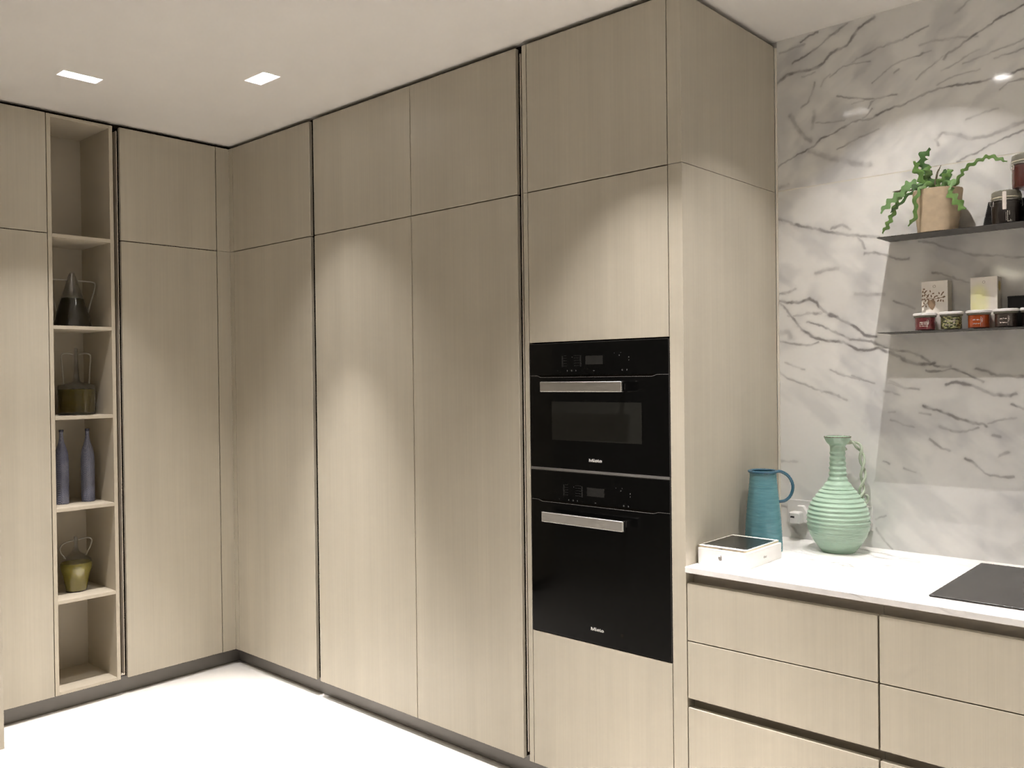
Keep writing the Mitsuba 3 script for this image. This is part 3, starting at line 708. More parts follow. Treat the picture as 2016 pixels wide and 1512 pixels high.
core = spline([vpt(1228, 285), vpt(1210, 262), vpt(1195, 275), vpt(1190, 250), vpt(1215, 215), vpt(1265, 203), vpt(1325, 222), vpt(1372, 268), vpt(1390, 340), vpt(1398, 430), vpt(1405, 520), vpt(1400, 610), vpt(1390, 700), vpt(1378, 760), vpt(1388, 830), vpt(1428, 842), vpt(1452, 805), vpt(1440, 762), vpt(1402, 760), vpt(1396, 800), vpt(1415, 815)], 150)
c3 = in_plane(VX, VY, CT, core)
tang = np.gradient(c3, axis=0)
tang /= np.linalg.norm(tang, axis=1, keepdims=True)
perp = np.array([-hd[1], hd[0], 0.0])
side = np.cross(tang, perp)
fade = np.clip(np.minimum((np.arange(150) - 28) / 15.0, (112 - np.arange(150)) / 10.0), 0, 1)
ph = np.arange(150) * 0.23
for s in (0, math.pi):
    off = fade[:, None] * 0.0072 * (np.cos(ph + s)[:, None] * perp + np.sin(ph + s)[:, None] * side)
    P(t, "handle_strand", tube(c3 + off, 0.0046, 10), "handle_glaze", "pale twisted handle strand", smooth=True)
P(t, "handle_root", tube(in_plane(VX, VY, CT, spline([vpt(1390, 790), vpt(1410, 850), vpt(1428, 905)], 12)), np.linspace(0.0075, 0.0045, 12), 10), "vase_glaze", smooth=True)

# socket and charger
t = thing("wall_socket", "wide white socket plate on the marble behind the vase", "socket")
P(t, "plate", cbox(2.786, 3.098, D - 0.0065, D - 0.0006, 0.960, 1.0455, 0.0012), "white_plastic")
for x in (2.880, 2.925, 2.995, 3.040):
    P(t, "switch", cbox(x - 0.0085, x + 0.0085, D - 0.0088, D - 0.0065, 1.013, 1.034, 0.0008), "white_plastic")
for x in (2.938, 3.055):
    P(t, "pin_hole", cat(box(x - 0.002, x + 0.002, D - 0.0068, D - 0.0064, 0.992, 1.000), box(x - 0.0135, x - 0.007, D - 0.0068, D - 0.0064, 0.976, 0.980), box(x + 0.007, x + 0.0135, D - 0.0068, D - 0.0064, 0.976, 0.980)), "dark_port")
t = thing("charger", "white USB plug charger sitting in the wall socket", "charger")
P(t, "back_plate", front_prism(Polygon([(2.818, 0.972), (2.868, 0.972), (2.868, 1.006), (2.853, 1.024), (2.833, 1.024), (2.818, 1.006)]).buffer(0.003, 4), D - 0.030, 0.0232), "white_plastic")
P(t, "body", cbox(2.8205, 2.8605, D - 0.070, D - 0.0302, 0.966, 1.008, 0.004), "white_plastic")
P(t, "port", box(2.8275, 2.8425, D - 0.0703, D - 0.069, 0.988, 0.9945), "dark_port", "dark USB port")

# ------------------------------------------------------------------ wall shelves
S1, S2, SX = 1.960, 1.6435, 3.163
for z, w in ((S1, "upper thin black metal wall shelf carrying the potted plant"), (S2, "lower thin black metal wall shelf carrying the white-lidded jars")):
    t = thing("wall_shelf", w, "shelf")
    P(t, "plate", cbox(SX, 4.30, 0.541, D - 0.0006, z, z + 0.0022, 0.0004), "black_metal")
S1t, S2t = S1 + 0.0024, S2 + 0.0024

# potted plant
PX, PY = 3.340, 0.588
t = thing("potted_plant", "zigzag-leaved cactus in a beige paper pot on the upper wall shelf", "plant")
P(t, "pot", lathe([(0, 0), (0.0585, 0), (0.0745, 0.1345), (0.0715, 0.1345), (0.068, 0.11), (0.057, 0.004), (0, 0.004)], PX, PY, S1t, 64), "pot", smooth=40)
P(t, "soil", lathe([(0, 0.112), (0.0690, 0.112), (0.0685, 0.108), (0, 0.108)], PX, PY, S1t, 40), "soil")


def zigzag_leaf(pts, dys, width, teeth, twist=0.0, thick=0.0016, tip=0.35):
    """A flat stem with round lobes left and right in turn."""
    n = max(40, teeth * 12)
    c = spline([(x, y, z) for (x, z), y in zip(pts, dys)], n)
    tg = np.gradient(c, axis=0)
    tg /= np.linalg.norm(tg, axis=1, keepdims=True)
    view = np.array([math.sin(twist), -math.cos(twist), 0.0])
    sd = np.cross(tg, view)
    sd /= np.linalg.norm(sd, axis=1, keepdims=True) + 1e-9
    nm = np.cross(sd, tg)
    u = np.linspace(0, 1, n)
    env = np.clip(u / 0.12, 0.35, 1) * np.clip((1 - u) / 0.12, tip, 1)
    lobe = lambda s: 0.26 + 0.74 * np.abs(np.sin(np.pi * (u * teeth + s) / 1.0)) ** 0.8
    sharp = lambda s: 0.30 + 0.70 * (0.5 - 0.5 * np.cos(2 * np.pi * (u * teeth / 2 + s)))
    wl, wr = width * env * sharp(0.0), width * env * sharp(0.5)
    rows = [c - sd * wl[:, None], c - nm * 0.0006, c + sd * wr[:, None], c + nm * thick]
    V = np.stack(rows, 1)
    V[:, 0] += nm * 0.002 * np.sin(u * 20)[:, None]
    V = V.reshape(-1, 3)
    F = []
    for i in range(n - 1):
        for j in range(4):
            a, b = i * 4 + j, i * 4 + (j + 1) % 4
            F += [[a, b, b + 4], [a, b + 4, a + 4]]
    F += [[0, 2, 1], [0, 3, 2], [n * 4 - 4, n * 4 - 3, n * 4 - 2], [n * 4 - 4, n * 4 - 2, n * 4 - 1]]
    m = trimesh.Trimesh(V, F, process=False)
    if m.volume < 0:
        m.invert()
    return m


LEAVES = [
    ("leaf_dark", [(3.331, 2.085), (3.325, 2.115), (3.315, 2.143), (3.305, 2.165), (3.299, 2.183), (3.297, 2.204), (3.306, 2.220), (3.325, 2.233)], [.585, .585, .583, .581, .580, .578, .576, .574], 0.0145, 11, 0.2),
    ("leaf", [(3.300, 2.080), (3.299, 2.112), (3.299, 2.135), (3.290, 2.160), (3.281, 2.181), (3.279, 2.200)], [.575, .573, .570, .568, .566, .564], 0.0135, 7, -0.3),
    ("leaf", [(3.306, 2.120), (3.311, 2.145), (3.317, 2.163), (3.319, 2.180)], [.578, .576, .572, .570], 0.0125, 4, 0.5),
    ("leaf_dry", [(3.334, 2.085), (3.335, 2.110), (3.338, 2.139), (3.354, 2.176)], [.582, .582, .580, .578], 0.0032, 6, 0.0),
    ("leaf", [(3.336, 2.090), (3.345, 2.113), (3.361, 2.128), (3.378, 2.141), (3.394, 2.152)], [.572, .570, .566, .562, .560], 0.0105, 8, 0.1),
    ("leaf_dark", [(3.377, 2.080), (3.375, 2.104), (3.371, 2.125), (3.364, 2.145), (3.359, 2.163)], [.592, .592, .592, .592, .592], 0.0145, 6, 0.0),
    ("leaf_pale", [(3.305, 2.096), (3.286, 2.114), (3.265, 2.117), (3.244, 2.103), (3.220, 2.086), (3.197, 2.066), (3.176, 2.041)], [.570, .562, .556, .552, .548, .545, .542], 0.0118, 13, 0.1),
    ("leaf", [(3.262, 2.108), (3.240, 2.098), (3.226, 2.083), (3.218, 2.061), (3.208, 2.033), (3.199, 2.013), (3.190, 1.994), (3.176, 1.976)], [.560, .560, .562, .562, .560, .558, .556, .554], 0.0085, 13, 0.4),
    ("leaf_dark", [(3.285, 2.097), (3.272, 2.085), (3.246, 2.059), (3.232, 2.048), (3.215, 2.036)], [.530, .521, .518, .520, .522], 0.0055, 7, 0.6),
    ("leaf", [(3.315, 2.096), (3.313, 2.103), (3.303, 2.082), (3.294, 2.054), (3.296, 2.027), (3.287, 2.001), (3.270, 1.985)], [.545, .525, .512, .512, .516, .518, .520], 0.0075, 9, 0.3),
    ("leaf", [(3.380, 2.094), (3.389, 2.103), (3.393, 2.081), (3.401, 2.064), (3.414, 2.046), (3.427, 2.028), (3.440, 2.014)], [.570, .545, .530, .526, .522, .520, .520], 0.0130, 9, -0.1),
    ("leaf_pale", [(3.312, 2.094), (3.290, 2.113), (3.275, 2.126), (3.259, 2.124), (3.242, 2.116)], [.575, .565, .560, .556, .552], 0.0125, 8, 0.3),
    ("leaf_dry", [(3.300, 2.098), (3.282, 2.106), (3.244, 2.110), (3.210, 2.108)], [.575, .565, .560, .558], 0.0035, 6, 0.0),
    ("leaf", [(3.385, 2.088), (3.397, 2.108), (3.413, 2.131), (3.422, 2.145), (3.438, 2.156), (3.460, 2.165), (3.481, 2.172), (3.498, 2.174), (3.517, 2.167), (3.535, 2.157), (3.548, 2.149)], [.580, .578, .572, .570, .566, .562, .560, .558, .556, .556, .556], 0.0068, 17, 0.2),
    ("leaf_dark", [(3.318, 2.085), (3.306, 2.105), (3.290, 2.112), (3.278, 2.104)], [.580, .560, .545, .538], 0.0105, 5, 0.0),
    ("leaf", [(3.352, 2.088), (3.340, 2.106), (3.322, 2.107), (3.312, 2.096)], [.560, .540, .522, .512], 0.0105, 4, 0.0),
    ("leaf_pale", [(3.362, 2.084), (3.378, 2.110), (3.398, 2.108), (3.402, 2.090)], [.566, .548, .530, .522], 0.0105, 4, 0.0),
]
for mat, pts, dys, w, teeth, tw in LEAVES:
    P(t, "leaf", zigzag_leaf(pts, dys, 1.3 * w, teeth, tw), mat, smooth=50)


# clip jars
def clip_jar(x, y, z, fill, label, h=0.104, paper=False, r=0.0405):
    t = thing("clip_jar", label, "jar", None)
    P(t, "glass_body", lathe([(0, 0), (r * 0.93, 0), (r, 0.006), (r, h * 0.62), (r * 0.93, h * 0.70), (r * 0.93, h * 0.76)], x, y, z, 48), "glass", smooth=40)
    P(t, "contents", lathe([(0, 0.003), (r * 0.92, 0.003), (r * 0.965, 0.008), (r * 0.965, h * 0.61), (r * 0.90, h * 0.69), (0, h * 0.69)], x, y, z, 48), fill, smooth=40)
    P(t, "collar", lathe([(r * 0.93, h * 0.70), (r * 1.0, h * 0.72), (r * 1.01, h * 0.775), (r * 0.93, h * 0.78), (r * 0.93, h * 0.70)], x, y, z, 48), "lid_glass", smooth=40)
    P(t, "gasket", lathe([(r * 0.90, h * 0.78), (r * 1.03, h * 0.78), (r * 1.03, h * 0.81), (r * 0.90, h * 0.81), (r * 0.90, h * 0.78)], x, y, z, 48), "gasket", "pale rubber ring")
    P(t, "lid", lathe([(0, h * 0.812), (r * 1.02, h * 0.812), (r * 1.03, h * 0.86), (r * 0.98, h * 0.965), (r * 0.86, h), (r * 0.5, h * 0.985), (0, h * 0.985)], x, y, z, 48), "lid_glass", "greenish glass lid", smooth=40)
    P(t, "wire_ring", lathe([(r * 1.0 + 0.0012 * math.cos(a), h * 0.715 + 0.0012 * math.sin(a)) for a in np.linspace(0, 2 * np.pi, 9)], x, y, z, 48), "chrome", smooth=True)
    for s in (-1, 1):
        a = np.array([s * hd[0], s * hd[1], 0])
        b = np.array([-hd[1], hd[0], 0])
        c = np.array([x, y, z])
        w = [c + a * r * 0.98 + [0, 0, h * 0.86], c + a * (r + 0.006) + [0, 0, h * 0.80], c + a * (r + 0.010) + [0, 0, h * 0.66], c + a * (r + 0.008) + [0, 0, h * 0.565], c + a * (r + 0.001) + [0, 0, h * 0.56], c + a * (r + 0.002) - b * 0.006 + [0, 0, h * 0.64], c + a * r + [0, 0, h * 0.715]]
        P(t, "clip", tube(spline(w, 28), 0.0011, 8), "chrome", "bent wire clip", smooth=True)
    if paper:
        base = math.atan2(CAM[1] - y, CAM[0] - x) - 0.12
        rows = []
        for zz_, rr in ((h * 0.985, r * 0.86), (h * 0.95, r * 1.0), (h * 0.86, r * 1.045), (h * 0.79, r * 1.05), (h * 0.42, r * 1.02)):
            rows.append([[x + rr * math.cos(base + q), y + rr * math.sin(base + q), z + zz_] for q in np.linspace(-0.13, 0.13, 7)])
        V = np.array(rows).reshape(-1, 3)
        F = [[i * 7 + j, i * 7 + j + 1, (i + 1) * 7 + j + 1, (i + 1) * 7 + j] for i in range(4) for j in range(6)]
        P(t, "paper_seal", (V, F), "paper", "white paper strip over the lid")
        bars = [(0.10, 0.09, 0.34, 0.0010), (0.20, 0.06, 0.38, 0.0016), (0.33, 0.25, 0.37, 0.0014), (0.27, 0.06, 0.085, 0.005), (0.39, 0.06, 0.13, 0.0014), (0.47, 0.06, 0.10, 0.0014)]
        ms = []
        for ang, za, zb_, wd in bars:
            aa = base + ang
            px, py = x + (r + 0.0004) * math.cos(aa), y + (r + 0.0004) * math.sin(aa)
            bm = trimesh.creation.box(extents=(0.0004, wd, (zb_ - za) * h))
            bm.apply_transform(trimesh.transformations.rotation_matrix(aa, [0, 0, 1]))
            bm.apply_translation((px, py, z + (za + zb_) / 2 * h))
            ms.append(bm)
        P(t, "lettering", cat(*ms), "pale_print", "faint pale lettering")
    return t


clip_jar(3.536, 0.596, S1t, "jam_dark", "dark clip-top jar with a white paper strip on the upper shelf", paper=True)
clip_jar(3.634, 0.600, S1t, "jam_dark", "dark clip-top jar at the right border beside the paper-sealed one")
clip_jar(3.592, 0.598, S1t + 0.1045, "jam_red", "red-brown clip-top jar standing on top of the two dark jars")
# black ribbed basket behind the jars
t = thing("basket", "black ribbed basket with slanting sides behind the clip-top jars", "basket")
rows = []
for i, f in enumerate(np.linspace(0, 1, 15)):
    z = f * 0.082
    ins = 0.018 * f
    for dz, o in ((0.0, 0.0), (0.0040, 0.0)):
        rows.append(box(3.457 + ins, 3.72 - ins, 0.640, D - 0.004, S1t + z, S1t + z + 0.0042))
P(t, "wall", cat(*rows[::2]), "black_ribbed")
P(t, "liner", Polygon and front_prism(Polygon([(3.4585, S1t + 0.0002), (3.7185, S1t + 0.0002), (3.7005, S1t + 0.085), (3.4765, S1t + 0.085)]), 0.6415, 0.021), "black_plain")

# cartons on the lower shelf
t = thing("carton", "white tea carton with a brown nut and leaf print on the lower shelf", "carton")
cy = 0.616
P(t, "body", cbox(3.2805, 3.3605, cy, cy + 0.046, S2t, 1.8105, 0.0006), "carton_white")


def leaf_shape(x, z, ang, ln=0.0088, wd=0.0044):
    s = Point(0, 0).buffer(1, 8)
    a = affinity.translate(affinity.scale(s, ln * 0.62, ln * 0.62), 0, ln * 0.62 - wd / 2)
    b = affinity.translate(affinity.scale(s, ln * 0.62, ln * 0.62), 0, -(ln * 0.62 - wd / 2))
    return affinity.translate(affinity.rotate(a.intersection(b), ang, origin=(0, 0)), x, z)


bw = 0.080 / 650.0     # metres per pixel of the close view, in which the carton's face was 650 wide


def cpt(u, v):
    return 3.2805 + (u - 432) * bw, 1.8105 - (v - 160 - (u - 432) * -0.03) * bw * 1.06 - 0.002


lv = []
for u, v, a in ((495, 335, -10), (545, 390, 40), (465, 400, 70), (510, 420, 20), (650, 390, 110), (725, 450, 10), (675, 515, 100), (600, 490, 50), (510, 490, 80), (580, 530, 30), (460, 500, 60), (870, 445, 100), (965, 435, 50), (935, 480, 60), (1000, 535, 170), (985, 550, 30), (760, 540, 60), (810, 515, 0), (845, 635, 60), (910, 630, 80), (970, 640, 110), (850, 570, 0), (500, 590, 20), (530, 625, 70), (590, 595, 150), (490, 690, 110), (540, 770, 100), (460, 765, 45), (445, 600, 60)):
    x, z = cpt(u, v)
    lv.append(leaf_shape(x, z, a))
stem = []
for a_, b_ in (((450, 780), (580, 680)), ((580, 680), (620, 600)), ((700, 600), (1000, 540)), ((560, 560), (760, 590)), ((480, 420), (600, 520))):
    from shapely.geometry import LineString
    stem.append(LineString([cpt(*a_), cpt(*b_)]).buffer(0.0007))
face = rect(3.281, 3.360, S2t, 1.810)
P(t, "leaf_print", front_prism(unary_union(lv + stem).intersection(face), cy - 0.0003, 0.0004), "carton_brown", "brown leaf print")
nut = Polygon([cpt(*q) for q in ((575, 690), (610, 625), (680, 605), (740, 600), (775, 660), (775, 740), (750, 810), (705, 870), (650, 830), (610, 770))]).buffer(0.001).buffer(-0.001)
P(t, "nut_print", front_prism(nut, cy - 0.0005, 0.0004), "carton_tan", "tan nut print")
x, z = cpt(752, 275)
P(t, "round_mark", front_prism(Point(x, z).buffer(0.005, 12).difference(Point(x, z).buffer(0.0030, 12)), cy - 0.0003, 0.0004), "carton_grey", "small round grey mark")
P(t, "side_oval", facing_right(extrude(affinity.scale(Point(cy + 0.021, 1.775).buffer(1, 16), 0.011, 0.018), 0.0004), 3.3603, 0, 0), "carton_brown", "brown oval on the side")
P(t, "side_face", box(3.3605, 3.3608, cy + 0.001, cy + 0.045, S2t + 0.001, 1.8095), "carton_side")
t = thing("carton", "white carton with a pale yellow round print on the lower shelf", "carton")
cy2 = 0.612
P(t, "body", cbox(3.4285, 3.506, cy2, cy2 + 0.053, S2t, 1.8108, 0.0006), "carton_lemon")
P(t, "side_face", box(3.506, 3.5063, cy2 + 0.001, cy2 + 0.052, S2t + 0.001, 1.8098), "carton_side")
P(t, "side_oval", facing_right(extrude(affinity.scale(Point(cy2 + 0.024, 1.782).buffer(1, 16), 0.014, 0.016), 0.0003), 3.5062, 0, 0), "carton_ochre", "ochre oval on the side")
P(t, "round_mark", front_prism(Point(3.4675, 1.7945).buffer(0.0046, 12).difference(Point(3.4675, 1.7945).buffer(0.0028, 12)), cy2 - 0.0003, 0.0004), "carton_grey", "small round grey mark")
t = thing("tray", "black flat tray leaning on the marble behind the jars", "tray")
P(t, "panel", cbox(3.5255, 3.78, 0.650, 0.6655, S2t, 1.7475, 0.001), "black_plain")
P(t, "edge", box(3.5255, 3.78, 0.6475, 0.650, 1.7425, 1.7475), "black_plain")


# small jars with white lids
def spice_jar(x, y, fill, label, writing):
    t = thing("spice_jar", label, "jar", "white-lidded jars on the lower shelf")
    z = S2t
    P(t, "lid", lathe([(0, 0.049), (0.0345, 0.049), (0.0362, 0.051), (0.0362, 0.0555), (0.034, 0.0580), (0, 0.0585)], x, y, z, 48), "lid_white", "white screw lid", smooth=35)
    P(t, "glass_body", lathe([(0, 0), (0.0285, 0), (0.0310, 0.003), (0.0310, 0.043), (0.0325, 0.0455), (0.0325, 0.0490)], x, y, z, 48), "glass", smooth=35)
    P(t, "neck_ring", lathe([(0.0305, 0.0435), (0.0337, 0.0445), (0.0337, 0.0488), (0.0305, 0.0488), (0.0305, 0.0435)], x, y, z, 48), "lid_glass")
    P(t, "contents", lathe([(0, 0.0035), (0.0285, 0.0035), (0.0298, 0.005), (0.0298, 0.0425), (0, 0.0425)], x, y, z, 48), fill, smooth=35)
    if writing:
        base = math.atan2(CAM[1] - y, CAM[0] - x)
        rr = random.Random(writing)
        ms = []

        def bar(ang, z0, z1, w):
            aa = base + ang
            bm = trimesh.creation.box(extents=(0.0004, w, z1 - z0))
            bm.apply_transform(trimesh.transformations.rotation_matrix(aa, [0, 0, 1]))
            bm.apply_translation((x + 0.0313 * math.cos(aa), y + 0.0313 * math.sin(aa), z + (z0 + z1) / 2))
            ms.append(bm)
        for zr in (0.0255, 0.0135) + ((0.0200,) if writing == 1 else ()):
            a = -0.55
            end = 0.10 if writing != 1 else 0.30
            while a < end:
                hgt = rr.choice((0.0026, 0.0028, 0.0042))
                bar(a, zr, zr + hgt, 0.0007)
                if rr.random() < 0.6:
                    bar(a + 0.025, zr + rr.choice((0.0, 0.0012, 0.0022)), zr + 0.0028, 0.0012)
                a += rr.choice((0.045, 0.06))
        for q, z0, z1 in ((0.16, 0.006, 0.036), (0.215, 0.018, 0.036), (0.27, 0.018, 0.034), (0.32, 0.022, 0.034)):
            bar(q, z0, z1, 0.0006)
        P(t, "lettering", cat(*ms), "jar_print", "fine pale lettering")


JYs = 0.578
spice_jar(3.3025, JYs, "berry", "small white-lidded jar of crimson berries, below the nut carton", 1)
spice_jar(3.3815, JYs, "herb", "small white-lidded jar of green dried herbs", 2)
spice_jar(3.4610, JYs, "orange", "small white-lidded jar with bright orange contents", 3)
spice_jar(3.5370, JYs, "spice", "small white-lidded jar with dark brown contents", 4)
spice_jar(3.6115, JYs, "jam_dark", "small white-lidded jar of black contents cut by the right border", 0)

# ------------------------------------------------------------------ things in the shelf column
NX = -0.150
yv = np.array([0.0, 1.0, 0.0])


def rod(pts, x, r):
    return tube(spline([(x, a, b) for a, b in pts], 36), r, 10)


# conical cruet of dark oil
cx, cyy, cz = NX, -0.748, SHELF_Z[1] + 0.0003
t = thing("cruet", "conical glass cruet of dark oil in the second compartment from the top", "cruet")
cone = [(0.0, 0.0), (0.083, 0.0), (0.085, 0.004), (0.075, 0.045), (0.0615, 0.10), (0.0465, 0.145), (0.031, 0.20), (0.018, 0.242), (0.0125, 0.256), (0.0105, 0.263), (0.0085, 0.263)]
P(t, "glass_body", shell(cone, cx, cyy, cz, 56, 0.0012), "shell_glass", smooth=40)
P(t, "oil", lathe([(0, 0.002), (0.0815, 0.002), (0.0825, 0.006), (0.0735, 0.045), (0.060, 0.10), (0.0465, 0.1395), (0, 0.1395)], cx, cyy, cz, 56), "oil_dark", "dark oil", smooth=40)
P(t, "handle", rod([(-0.722, cz + 0.226), (-0.690, cz + 0.226), (-0.652, cz + 0.224), (-0.6405, cz + 0.214), (-0.646, cz + 0.180), (-0.664, cz + 0.120), (-0.6755, cz + 0.076)], cx, 0.0033), "solid_glass", "angular glass rod handle", smooth=True)
P(t, "handle", rod([(-0.772, cz + 0.226), (-0.806, cz + 0.226), (-0.842, cz + 0.224), (-0.8555, cz + 0.214), (-0.850, cz + 0.180), (-0.832, cz + 0.120), (-0.8205, cz + 0.076)], cx, 0.0033), "solid_glass", "angular glass rod handle", smooth=True)

# cylindrical cruet
cyy, cz = -0.735, SHELF_Z[2] + 0.0003
t = thing("cruet", "cylindrical glass cruet of olive oil with thin neck, third compartment from the top", "cruet")
P(t, "glass_body", shell([(0, 0), (0.080, 0), (0.0825, 0.003), (0.0825, 0.135), (0.079, 0.142), (0.05, 0.149), (0.022, 0.155), (0.0135, 0.165), (0.0115, 0.20), (0.0085, 0.26), (0.0065, 0.318), (0.0055, 0.318)], cx, cyy, cz, 56, 0.0012), "shell_glass", smooth=40)
P(t, "oil", lathe([(0, 0.012), (0.0795, 0.012), (0.0805, 0.014), (0.0805, 0.122), (0, 0.122)], cx, cyy, cz, 56), "oil_olive", "olive oil", smooth=40)
P(t, "handle", rod([(-0.722, cz + 0.288), (-0.700, cz + 0.294), (-0.678, cz + 0.292), (-0.668, cz + 0.278), (-0.671, cz + 0.225), (-0.677, cz + 0.146)], cx, 0.0034), "solid_glass", "angular glass rod handle", smooth=True)
P(t, "handle", rod([(-0.748, cz + 0.288), (-0.770, cz + 0.294), (-0.792, cz + 0.292), (-0.802, cz + 0.278), (-0.799, cz + 0.225), (-0.793, cz + 0.146)], cx, 0.0034), "solid_glass", "angular glass rod handle", smooth=True)

# two patterned bottles
for yb_, w, h in ((-0.8065, "left of the two slim blue patterned bottles in the fourth compartment", 0.350), (-0.6870, "right of the two slim blue patterned bottles in the fourth compartment", 0.350)):
    t = thing("bottle", w, "bottle", "blue patterned bottles in the shelf column")
    bp = spline([(0.0285, 0.0), (0.0300, 0.01), (0.0305, 0.08), (0.0310, 0.17), (0.0300, 0.215), (0.0255, 0.25), (0.0150, 0.285), (0.0095, 0.312), (0.0080, 0.335), (0.0090, 0.350)], 70)
    P(t, "body", lathe([(0, 0)] + bp.tolist() + [(0.006, 0.350), (0.006, 0.33), (0, 0.33)], NX - 0.005, yb_, SHELF_Z[3] + 0.0003, 48), "bottle_glaze", smooth=50)
    P(t, "mouth", lathe([(0.0085, 0.340), (0.0103, 0.342), (0.0103, 0.3515), (0.006, 0.3515)], NX - 0.005, yb_, SHELF_Z[3] + 0.0003, 32), "bottle_mouth", "dark rim")

# amphora cruet
cyy, cz = -0.750, SHELF_Z[4] + 0.0003
t = thing("cruet", "amphora-shaped glass cruet of yellow-green oil, second compartment from the bottom", "cruet")
P(t, "glass_body", shell([(0, 0), (0.043, 0), (0.046, 0.004), (0.052, 0.04), (0.060, 0.08), (0.069, 0.105), (0.0725, 0.125), (0.066, 0.148), (0.048, 0.165), (0.026, 0.178), (0.014, 0.190), (0.0095, 0.205), (0.0085, 0.26), (0.0065, 0.26)], cx, cyy, cz, 56, 0.0012), "shell_glass", smooth=40)
P(t, "oil", lathe([(0, 0.004), (0.042, 0.004), (0.044, 0.007), (0.050, 0.04), (0.058, 0.08), (0.067, 0.105), (0.0703, 0.124), (0.066, 0.137), (0, 0.137)], cx, cyy, cz, 56), "oil_green", "yellow-green oil", smooth=40)
P(t, "handle", rod([(-0.740, cz + 0.242), (-0.712, cz + 0.247), (-0.688, cz + 0.246), (-0.676, cz + 0.232), (-0.682, cz + 0.206), (-0.696, cz + 0.180), (-0.704, cz + 0.160)], cx, 0.0032), "solid_glass", "curved glass rod handle", smooth=True)
P(t, "handle", rod([(-0.760, cz + 0.242), (-0.788, cz + 0.238), (-0.812, cz + 0.228), (-0.823, cz + 0.210), (-0.818, cz + 0.190), (-0.806, cz + 0.172), (-0.798, cz + 0.158)], cx, 0.0032), "solid_glass", "curved glass rod handle", smooth=True)

# ------------------------------------------------------------------ lamps
def spot(key, x, y, z, c, beam, cut):
    scene[key] = {"type": "spot", "intensity": rgb(*c), "beam_width": float(beam), "cutoff_angle": float(cut),
                  "to_world": T().look_at(origin=[x, y, z], target=[x, y, z - 1], up=[0, 1, 0])}


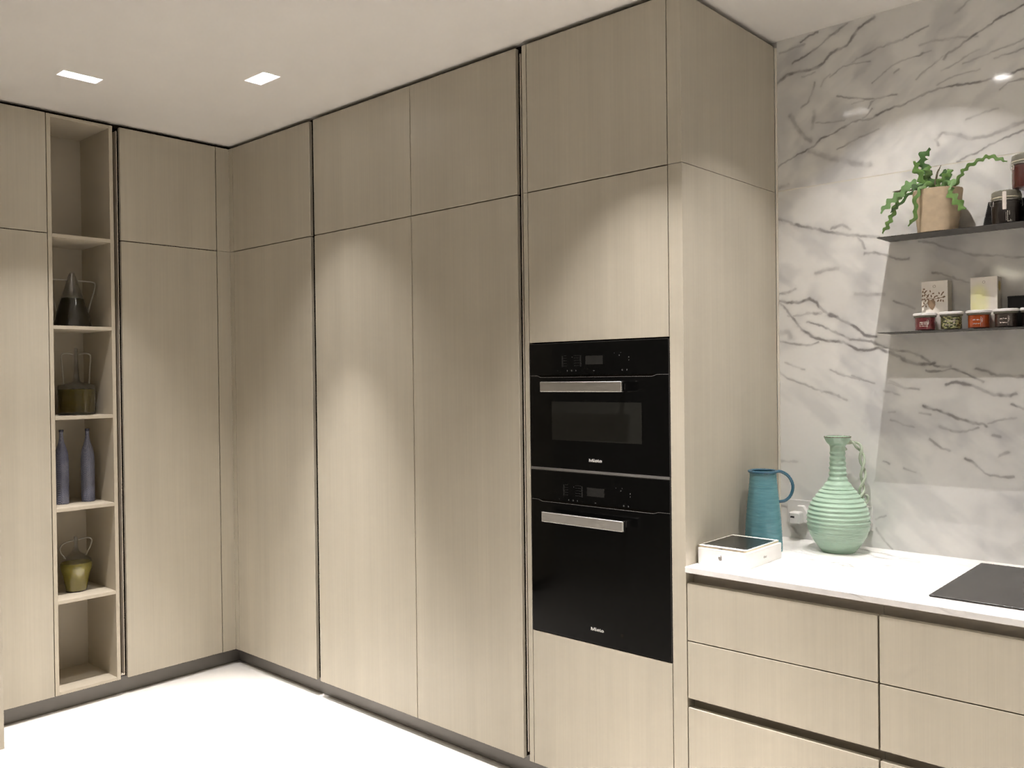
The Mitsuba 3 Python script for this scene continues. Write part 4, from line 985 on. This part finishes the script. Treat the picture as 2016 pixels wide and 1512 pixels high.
LABEL = {
    "L4": "rectangular double downlight in the ceiling before the oven tower, mirrored faintly in the marble",
    "L5": "rectangular double downlight added for fill before the deeper left cabinet, out of the picture",
    "L6": "rectangular double downlight added for fill over the middle of the floor, out of the picture",
    "L7": "rectangular double downlight added for fill nearest the right wall, out of the picture",
    "L8": "rectangular double downlight added for fill farthest behind the camera, out of the picture",
    "L9": "rectangular double downlight added for fill before the hob, out of the picture","L1": "rectangular double downlight glowing in the ceiling before the shelf column", "L2": "rectangular double downlight glowing in the ceiling before the wide tall cabinet"}
for kname, (x, y, sx, sy, beams) in LAMPS.items():
    col = LIGHT
    t = thing("downlight", LABEL.get(kname, "rectangular double downlight recessed in the ceiling out of the picture"), "ceiling light", "rectangular double downlights")
    ax0, ax1, ay0, ay1 = x - sx / 2, x + sx / 2, y - sy / 2, y + sy / 2
    P(t, "housing", cat(box(ax0, ax0 + 0.002, ay0, ay1, ZC, ZC + 0.07), box(ax1 - 0.002, ax1, ay0, ay1, ZC, ZC + 0.07), box(ax0, ax1, ay0, ay0 + 0.002, ZC, ZC + 0.07), box(ax0, ax1, ay1 - 0.002, ay1, ZC, ZC + 0.07), box(ax0, ax1, ay0, ay1, ZC + 0.068, ZC + 0.07)), "lamp_white")
    dif = box(ax0 + 0.002, ax1 - 0.002, ay0 + 0.002, ay1 - 0.002, ZC + 0.004, ZC + 0.006)
    key = P(t, "diffuser", dif, "lamp_white", "glowing frosted plate")
    if kname in ("L1", "L2", "L4"):
        scene[key]["emitter"] = {"type": "area", "radiance": rgb(*(3.0 * col))}
    for q in (-1, 1):
        lx, ly = (x + q * 0.040, y) if sx > sy else (x, y + q * 0.040)
        kk = P(t, "lamp", lathe([(0, 0.0006), (0.022, 0.0010), (0.0255, 0.0030), (0.0255, 0.0038), (0, 0.0038)], lx, ly, ZC, 24), "lamp_white", "bright round lamp")
        if kname in ("L1", "L2", "L4"):
            scene[kk]["emitter"] = {"type": "area", "radiance": rgb(*((6.0 if kname == "L4" else 40.0) * col))}
        for s, beam, cut in beams:
            spot(numbered(f"{t}__beam"), lx, ly, ZC - 0.001, s * col, beam, cut)
RLABEL = {"R2": "round deep-set downlight in the ceiling right over the worktop", "R3": "round warm deep-set downlight added for the glow on the first drawer cabinet, out of the picture", "R4": "round deep-set downlight added for fill before the hob cabinet, out of the picture",
          
    "L4": "rectangular double downlight in the ceiling before the oven tower, mirrored faintly in the marble",
    "L5": "rectangular double downlight added for fill before the deeper left cabinet, out of the picture",
    "L6": "rectangular double downlight added for fill over the middle of the floor, out of the picture",
    "L7": "rectangular double downlight added for fill nearest the right wall, out of the picture",
    "L8": "rectangular double downlight added for fill farthest behind the camera, out of the picture",
    "L9": "rectangular double downlight added for fill before the hob, out of the picture","R1": "round downlight recessed in the ceiling above the worktop edge"}
for kname, (x, y, beams, col) in ROUND.items():
    t = thing("round_downlight", RLABEL.get(kname, "round deep-set downlight in the ceiling out of the picture"), "ceiling light", "round downlights")
    P(t, "housing", lathe([(0.0415, 0.0), (0.0415, 0.065), (0, 0.065), (0, 0.067), (0.0420, 0.067), (0.0420, 0.0), (0.0415, 0.0)], x, y, ZC, 40), "baffle" if kname != "R1" else "lamp_white")
    dz = 0.004 if kname == "R1" else 0.045
    kk = P(t, "lamp", lathe([(0, 0.0), (0.026, 0.0), (0.028, 0.003), (0, 0.003)], x, y, ZC + dz, 32), "lamp_white", "bright round lamp")
    if kname == "R1":
        scene[kk]["emitter"] = {"type": "area", "radiance": rgb(*(40.0 * col))}
    for s, beam, cut in beams:
        spot(numbered(f"{t}__beam"), x, y, ZC - 0.001, s * col, beam, cut)
t = thing("linear_light", "long slim ceiling light far behind the camera", "ceiling light")
kk = P(t, "tube", box(1.42, 1.50, -9.15, -8.10, ZC - 0.03, ZC - 0.001), "lamp_white")
scene[kk]["emitter"] = {"type": "area", "radiance": rgb(14, 13, 10)}
